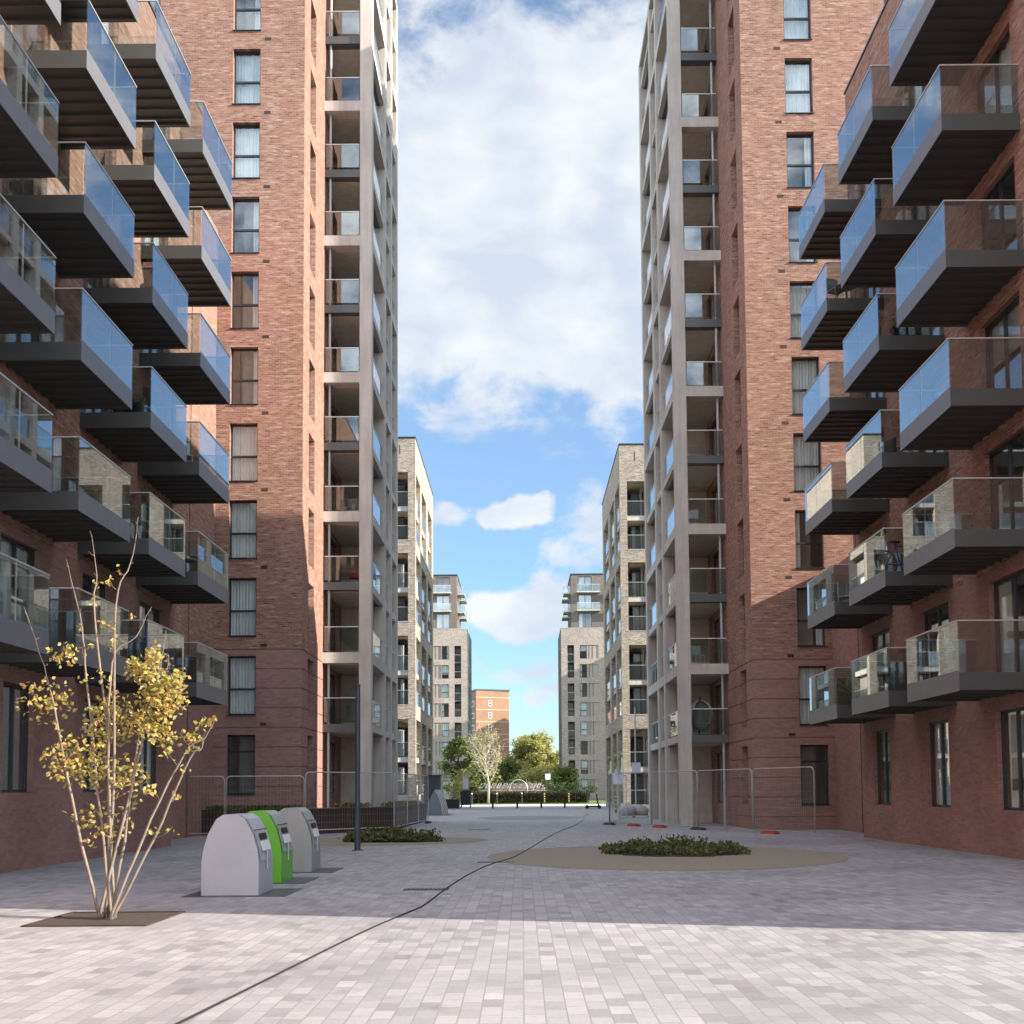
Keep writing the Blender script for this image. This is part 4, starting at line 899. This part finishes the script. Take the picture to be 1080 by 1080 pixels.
for k, (x, y, mt, lb) in enumerate([(3.85, 50.7, 'plate', 'grey fence foot at the street corner of the right fence'), (4.75, 48.7, 'orangep', 'orange fence foot nearest the street corner on the right'), (5.6, 46.7, 'orangep', 'orange fence foot before the right concrete column'), (6.75, 43.9, 'plate', 'grey fence foot right of the concrete column'), (8.6, 39.7, 'orangep', 'orange fence foot farthest to the right')]): foot((x, y), -1.15, mt, lb)
t = thing('fence_sign', 'pale lilac notice hung on the corner of the right fence', 'sign', (4.2, 50.6, 1.8)); m = MB(); m.box(3.98, 4.44, 50.02, 50.035, 1.8, 2.28); m.build('board', 'sign', t); m = MB(); m.box(4.0, 4.42, 50.0351, 50.05, 1.82, 2.26); m.build('backing', 'steel', t)

# ------------------------------------------------------------------ recycling bins
def bin_hood(loc, lab, side, front, w=.44, h=1.25, ln=1.0, group='recycling bins on the paving', round_=False, edge=None, name='recycling_bin'):
    x, y, z = loc; t = thing(name, lab, 'bin', loc, group)
    if round_: half = [(w * (1 - (k / 12) ** 1.9), h * k / 12) for k in range(12)] + [(w * .06, h)]; prof = half + [(-a, b) for a, b in half[::-1][1:]]
    else:
        half = [(w, 0), (w, .42 * h), (w * .93, .58 * h), (w * .78, .76 * h), (w * .5, .94 * h), (w * .26, .995 * h)]; prof = half + [(-a, b) for a, b in half[::-1]]
    m = MB(); m.prism([(x + a, b) for a, b in prof], y, y + ln); m.build('shell', side, t)
    e = MB()                                                         # front cover following the street side of the hood
    k = len(half)
    pts = [(x + a * 1.0 + .012, b) for a, b in half]
    for i in range(1, k - 1): 
        (a, b), (c, d) = pts[i], pts[i + 1]
        e.q((a, y + .07, b), (c, y + .07, d), (c, y + ln - .07, d), (a, y + ln - .07, b))
    e.build('front_cover', front, t)
    if edge:
        e = MB(); e.tube([(x + a + .005, y - .004, b) for a, b in half], .028, 6); e.build('edge_trim', edge, t); e = MB(); e.tube([(x + a + .005, y + ln + .004, b) for a, b in half], .028, 6); e.build('edge_trim', edge, t)
    else:
        i = 2; (a, b), (c, d) = half[2], half[3]; n = Vector((d - b, 0, -(c - a))).normalized(); mid = Vector((x + (a + c) / 2, 0, (b + d) / 2)); u = Vector((c - a, 0, d - b)).normalized()
        def patch(nm, mat, y0, y1, s0, s1, off):
            m = MB(); A = mid + u * s0 + n * off; B = mid + u * s1 + n * off
            m.q((A.x, y0, A.z), (B.x, y0, B.z), (B.x, y1, B.z), (A.x, y1, A.z)); A2, B2 = A - n * .01, B - n * .01
            m.q((A2.x, y0, A2.z), (B2.x, y0, B2.z), (B.x, y0, B.z), (A.x, y0, A.z)); m.build(nm, mat, t)
        patch('opening', 'slot', y + .3, y + .75, .0, .1, .03); patch('printed_label', 'label', y + .25, y + .8, -.18, -.02, .03); patch('lid_seam', 'slot', y + .08, y + ln - .08, .155, .17, .026)
        m = MB(); m.cyl(x + w + .02, y + .5, .3 * h, .55 * h, .018, n=8); m.build('handle', 'steel', t)
    m = MB(); m.box(x - w - .25, x + w + .45, y - .2, y + ln + .2, -.02, .008); m.build('base_plate', 'plate', t)
    return t
bin_hood((-4.60, 22.55, 0), 'light grey recycling hood, the farthest and tallest of the three by the yellow shrub', 'bin_grey', 'bin_lid', h=1.27)
bin_hood((-4.66, 20.0, 0), 'bright green sided recycling hood between the light grey one and the white one', 'bin_green', 'bin_lid', h=1.26)
bin_hood((-4.50, 17.6, 0), 'pale white grey recycling hood nearest the yellow shrub', 'bin_white', 'bin_white', h=1.25)
for k in range(3): bin_hood((-5.5, 71.6 + 1.75 * k, 0), ['nearest slate grey domed bin with pale edges at the end of the left fence', 'middle slate grey domed bin in the row by the left fence', 'farthest slate grey domed bin in the row by the left fence'][k], 'bin_blue', 'bin_blue', .52, 1.62, 1.15, 'domed bins in the street', True, 'rail', 'domed_bin')
t = thing('utility_cabinet', 'tall dark green cabinet behind the slate domed bins', 'cabinet', (-6.1, 79, 0))
m = MB(); m.box(-6.75, -5.65, 78.5, 79.6, 0, 2.55); m.build('body', 'cab_green', t); m = MB(); m.box(-6.82, -5.58, 78.43, 79.67, 2.55, 2.65); m.build('top', 'dark', t); m = MB(); m.box(-6.22, -6.19, 78.49, 78.4999, .1, 2.45); m.build('door_seam', 'slot', t)
t = thing('info_panel', 'dark cabinet with a pale upright information panel beside the planter box', 'info panel', (-5.0, 101, 0))
m = MB(); m.box(-5.45, -4.55, 100.7, 101.2, .25, 1.55); m.build('cabinet', 'dark', t); m = MB(); m.box(-5.3, -4.72, 100.8, 100.95, 1.55, 3.1); m.build('panel', 'bin_lid', t); m = MB(); m.box(-5.25, -4.77, 100.785, 100.7999, 1.7, 2.95); m.build('notice', 'label', t)
for x in (-5.4, -4.6): m = MB(); m.box(x - .05, x + .05, 100.75, 101.1, 0, .2499); m.build('leg', 'dark', t)

# ------------------------------------------------------------------ bollards
def bollard(loc, h, r0, lab, mat, topm, grp, name='bollard', stripes=False):
    x, y, z = loc; t = thing(name, lab, 'bollard', loc, grp)
    m = MB(); m.cyl(x, y, 0, h - .14, r0, n=12); m.build('post', mat, t)
    m = MB(); m.tube([(x, y, h - .139), (x, y, h - .04), (x, y, h)], [r0 * 1.02, r0 * 1.02, r0 * .6], 12); m.build('cap', topm, t)
    if stripes:
        for k in range(4): m = MB(); m.cyl(x, y, .25 + .26 * k, .38 + .26 * k, r0 * 1.06, n=12); m.build('stripe', 'yellow', t)
    return t
for k, (x, y) in enumerate([(-2.53, 98), (-.43, 97.5), (1.63, 98), (3.65, 98)]): bollard((x, y, 0), 1.08, .085, ['leftmost of the four black bollards across the street end', 'second from left of the four black bollards across the street end', 'third from left of the four black bollards across the street end', 'rightmost of the four black bollards across the street end'][k], 'black', 'black', 'black bollards across the street')
for k, x in enumerate((-5.45, -2.75, -.05)): bollard((x, 123.5, 0), 1.25, .08, ['white topped bollard light left of the white stemmed tree', 'white topped bollard light right of the white stemmed tree', 'white topped bollard light in the middle of the lawn edge'][k], 'dark', 'white', 'bollard lights along the lawn', 'bollard_light')
for k, (x, y) in enumerate([(2.4, 124), (5.05, 124), (6.15, 75)]): bollard((x, y, 0), 1.25, .07, ['yellow and black striped post before the hedge under the far lamp post', 'yellow and black striped post near the right end of the hedge', 'yellow and black striped post behind the right fence corner'][k], 'black', 'black', 'striped posts', 'striped_post', True)

# ------------------------------------------------------------------ bicycles, rack, scooter
def bicycle(loc, lab, mat, grp=None, rot=0, z0=None):
    t = thing('bicycle', lab, 'bicycle', (0, 0, 0), grp)
    for x in (-.52, .52):
        m = MB(); m.tube([(x + .33 * math.cos(a), 0, .34 + .33 * math.sin(a)) for a in [2 * math.pi * k / 20 for k in range(21)]], .02, 6, False); w = m.build('wheel', 'black', t)
        m = MB()
        for k in range(8): a = math.pi * k / 4; m.tube([(x, 0, .34), (x + .31 * math.cos(a), 0, .34 + .31 * math.sin(a))], .004, 4, False)
        m.build('spokes', 'steel', w)
    m = MB(); bb, st, hd, re = (-.08, 0, .32), (-.22, 0, .82), (.36, 0, .84), (-.52, 0, .34)
    for p, q in ((bb, st), (bb, hd), (st, hd), (bb, re), (st, re)): m.tube([p, q], .018, 6)
    m.tube([(.33, 0, .95), (.40, 0, .70), (.52, 0, .34)], .016, 6); m.build('frame', mat, t)
    m = MB(); m.tube([(.30, -.28, 1.0), (.36, -.12, .97), (.33, 0, .96), (.36, .12, .97), (.30, .28, 1.0)], .013, 6); m.build('handlebar', 'steel', t)
    m = MB(); m.box(-.37, -.12, -.06, .06, .90, .95); m.tube([(-.22, 0, .82), (-.24, 0, .90)], .014, 6); m.build('saddle', 'black', t)
    t.location = loc; t.rotation_euler = (0, 0, rot)
    return t
t = thing('cycle_rack', 'two level steel cycle rack behind the hedge', 'cycle rack', (-.6, 144, 0))
for x in (-5.2, -2.2, .8, 3.8):
    m = MB(); m.bar((x, 144.8, 0), (x, 144.8, 1.45), .08); m.build('post', 'steel', t)
m = MB(); m.box(-5.4, 4.0, 143.5, 145.0, 1.42, 1.50); m.build('upper_tray', 'steel', t)
m = MB(); m.tube([(-.45 + 1.12 * math.cos(a), 143.4, 1.7 + 1.12 * math.sin(a)) for a in [math.pi * 1.25 - math.pi * 1.5 * k / 22 for k in range(23)]], .05, 8); m.build('hoop', 'rail', t, smooth=True)
m = MB(); m.tube([(2.1 + .7 * math.cos(a), 143.6, 1.5 + .7 * math.sin(a)) for a in [math.pi * k / 14 for k in range(15)]], .04, 8); m.build('hoop', 'rail', t, smooth=True)
rb = random.Random(21); bproto = None
for k in range(13):
    x = -5.0 + .72 * k; lab = 'parked bicycle on the upper level of the rack behind the hedge'
    if bproto is None: bproto = bicycle((x, 144.2, 1.5), lab, 'steel', 'bicycles on the rack behind the hedge', .5)
    else: dup(bproto, (x, 144.2 + rb.uniform(-.1, .1), 1.5), rb.uniform(.2, 1.2))
t = thing('garden_wall', 'low terracotta brick wall behind the bicycles', 'wall', (-.5, 152, 0)); m = MB(); m.box(-4.2, 3.2, 151.9, 152.15, 0, 2.15); m.build('brickwork', 'terra', t); m = MB(); m.box(-4.25, 3.25, 151.85, 152.2, 2.15, 2.22); m.build('coping', 'conc_pale', t)
t = thing('kick_scooter', 'dark electric scooter parked at the right end of the bollards', 'scooter', (5.75, 92, 0))
m = MB(); m.box(5.3, 6.1, 91.88, 92.12, .14, .26); m.build('deck', 'black', t)
for x in (5.22, 6.2): m = MB(); m.tube([(x, 91.93, .16), (x, 92.07, .16)], .16, 14); m.build('wheel', 'black', t)
m = MB(); m.tube([(6.2, 92, .14), (6.08, 92, .5), (5.98, 92, 1.2)], .055, 8); m.build('stem', 'black', t)
m = MB(); m.tube([(5.97, 91.72, 1.2), (5.97, 92.28, 1.2)], .022, 8); m.build('handlebar', 'black', t)

# ------------------------------------------------------------------ things behind the right fence and on the balconies
def rubble_bag(loc, lab, seed, s=1):
    r = random.Random(seed); t = thing('rubble_bag', lab, 'bag', loc, 'rubble bags behind the right fence'); m = MB(); n = 14; rings = [(0, .38), (.15, .46), (.4, .47), (.6, .40), (.72, .28), (.78, .1)]
    i = len(m.v)
    for z, q in rings:
        for k in range(n): a = 2 * math.pi * k / n; f = q * s * (1 + r.uniform(-.2, .2)); m.v.append((loc[0] + f * math.cos(a), loc[1] + f * math.sin(a), loc[2] + z * .8 * s * (1 + r.uniform(-.12, .12))))
    for j in range(len(rings) - 1):
        for k in range(n): m.f.append((i + j * n + k, i + j * n + (k + 1) % n, i + (j + 1) * n + (k + 1) % n, i + (j + 1) * n + k))
    m.f.append(tuple(i + (len(rings) - 1) * n + k for k in range(n))); m.build('sack', 'bag', t, smooth=True)
    m = MB(); m.tube([(loc[0] + .07 * math.cos(a), loc[1] + .07 * math.sin(a), loc[2] + .64 * s) for a in [2 * math.pi * k / 10 for k in range(11)]], .02, 5); m.build('tie', 'orangep', t)
rubble_bag((5.75, 62.6, .14), 'white rubble bag on the pallet, the one nearer the striped post', 1); rubble_bag((6.55, 62.8, .14), 'white rubble bag on the pallet, the one nearer the concrete frame', 2, .85)
t = thing('wooden_pallet', 'grey wooden pallet under the white rubble bags', 'pallet', (6.15, 62.7, 0))
for k in range(7): m = MB(); m.box(5.2, 7.1, 62.1 + .18 * k, 62.23 + .18 * k, .11, .135); m.build('plank', 'palebark', t)
for k in range(3): m = MB(); m.box(5.25 + .85 * k, 5.35 + .85 * k, 62.1, 63.3, 0, .1099); m.build('bearer', 'palebark', t)
def chair(loc, lab, mat, rot=0, grp=None):
    t = thing('garden_chair', lab, 'chair', (0, 0, 0), grp)
    m = MB(); m.box(-.22, .22, -.22, .22, .43, .46); m.build('seat', mat, t)
    m = MB(); m.box(-.22, .22, .2, .23, .5, .9); m.build('backrest', mat, t)
    for x in (-.2, .2):
        for y in (-.2, .2): m = MB(); m.bar((x, y, 0), (x, y * 1.05, .43 if y < 0 else .88), .028); m.build('leg', mat, t)
    t.location = loc; t.rotation_euler = (0, 0, rot); return t
def ctable(loc, lab, mat):
    t = thing('balcony_table', lab, 'table', (0, 0, 0)); m = MB(); m.cyl(0, 0, .70, .73, .32, n=20); m.build('tabletop', mat, t); m = MB(); m.cyl(0, 0, .02, .70, .025, n=8); m.build('leg', 'dark', t); m = MB(); m.cyl(0, 0, 0, .02, .2, n=16); m.build('base', 'dark', t); t.location = loc
ctable((10.0, 33.8, 16.12), 'small round table on the upper right hung balcony', 'steel'); chair((9.6, 33.5, 16.12), 'grey chair beside the small round table on the upper right hung balcony', 'steel', .4)
bicycle((9.95, 29.3, 7.02), 'bicycle standing on the hung balcony of the right block', 'purple', rot=.35)
chair((7.7, 49.3, 6.92), 'white chair in the loggia of the right tower above the wicker pod', 'white', .3); chair((7.6, 49.6, 13.0), 'white chair in the middle loggia of the right tower', 'white', -.4)
chair((-7.3, 49.4, 10.46), 'red chair in the middle loggia of the left tower', 'red_c', .3); chair((-7.5, 49.2, 13.5), 'pale chair in the loggia above the red chair', 'conc_pale', -.5)
t = thing('wicker_pod', 'round grey wicker egg chair in the lower loggia of the right tower', 'egg chair', (7.75, 49.1, 3.9))
m = MB(); i = 0; n = 18
for j in range(10):
    a = math.pi * j / 9
    for k in range(n):
        b = -.75 * math.pi + 1.5 * math.pi * k / (n - 1) + math.pi / 2; m.v.append((7.75 + .5 * math.sin(a) * math.cos(b), 49.1 + .42 * math.sin(a) * math.sin(b), 4.75 + .62 * math.cos(a)))
for j in range(9):
    for k in range(n - 1): m.f.append((j * n + k, j * n + k + 1, (j + 1) * n + k + 1, (j + 1) * n + k))
o = m.build('basket', 'wicker', t, smooth=True); md = o.modifiers.new('thick', 'SOLIDIFY'); md.thickness = .04
m = MB(); m.tube([(7.75, 49.62, 3.93), (7.75, 49.66, 5.3), (7.75, 49.4, 5.6), (7.75, 49.1, 5.45)], .03, 8); m.build('stand', 'dark', t, smooth=True); m = MB(); m.cyl(7.75, 49.4, 3.89, 3.93, .42); m.build('base', 'dark', t)
def cloth(lab, pts, mat, th=.02, grp=None):
    m = MB(); a, b, c, d = [Vector(p) for p in pts]; n1 = (b - a).cross(d - a).normalized(); N = 10; i = len(m.v)
    for u in range(N + 1):
        for v in range(3):
            p = a.lerp(b, u / N).lerp(d.lerp(c, u / N), v / 2) + n1 * .025 * math.sin(u * 1.7) * (1 if v else .3); m.v.append(tuple(p))
    for u in range(N):
        for v in range(2): k = i + u * 3 + v; m.f.append((k, k + 1, k + 4, k + 3))
    o = m.build('hung_cloth', mat, smooth=True); md = o.modifiers.new('thick', 'SOLIDIFY'); md.thickness = th
    tag(o, lab, 'cloth', grp)
cloth('purple cloth screen hung inside the low left hung balcony', [(-8.84, 26.7, 5.45), (-8.84, 29.2, 5.0), (-8.84, 29.2, 4.6), (-8.84, 26.7, 4.6)], 'purple')
cloth('pale blue towel hung over the railing of the left tower street side', [(-6.44, 48.9, 11.56), (-6.44, 49.9, 11.56), (-6.44, 49.9, 10.9), (-6.44, 48.9, 10.9)], 'bluec')
t = thing('potted_plant', 'spiky green potted plant on the lowest right hung balcony', 'plant', (9.75, 33.7, 4.0))
m = MB(); m.tube([(9.75, 33.7, 4.0), (9.75, 33.7, 4.35)], [.13, .18], 14); m.build('pot', 'terra', t)
m = MB(); rp = random.Random(5)
for k in range(26):
    a = rp.random() * 6.28; e = rp.uniform(.2, 1.2); d = Vector((math.cos(a) * math.cos(e), math.sin(a) * math.cos(e), math.sin(e))); p = Vector((9.75, 33.7, 4.36)); s = Vector((-d.y, d.x, 0)).normalized() * .025
    q = p + d * .4; w = p + d * .75 - Vector((0, 0, .12)); m.q(p - s, p + s, q + s, q - s); m.q(q - s, q + s, w)
m.build('leaves', 'leaf_yg', t)

chair((-9.5, 31.6, 10.61), 'white chair on the hung balcony level with the red chair, nearest the left tower', 'white', .5)
chair((-9.6, 28.0, 13.64), 'dark chair high on a left hung balcony, second row from the left tower', 'dark', -.6)
ctable((-9.7, 32.6, 7.58), 'small grey table on a left hung balcony nearest the tower, above the purple cloth', 'steel')
chair((10.1, 34.9, 7.03), 'white chair on the hung balcony of the right block next to the bicycle balcony', 'white', .9)
chair((10.2, 30.3, 10.06), 'dark chair on the right hung balcony directly above the bicycle', 'dark', 2.0)
def box_planter(loc, lab, leafm, seed):
    r = random.Random(seed); t = thing('box_planter', lab, 'planter', loc); x, y, z = loc
    m = MB(); m.box(x - .35, x + .35, y - .13, y + .13, z, z + .28); m.build('box', 'dark', t); m = MB()
    for _ in range(160): leaf(m, Vector((x + r.uniform(-.34, .34), y + r.gauss(0, .1), z + .27 + abs(r.gauss(0, .14)))), .09, r)
    m.build('plants', leafm, t)
box_planter((-9.4, 26.75, 10.61), 'box of green plants at the front edge of a left hung balcony', 'leaf_m', 1)
box_planter((10.0, 28.7, 13.09), 'box of green plants at the front edge of an upper right hung balcony', 'leaf_m', 2)
box_planter((-7.4, 48.3, 19.56), 'box of leafy plants in an upper loggia of the left tower', 'leaf_m', 3)

for o in list(BUILT):
    if '_b' in o: del o['_b']
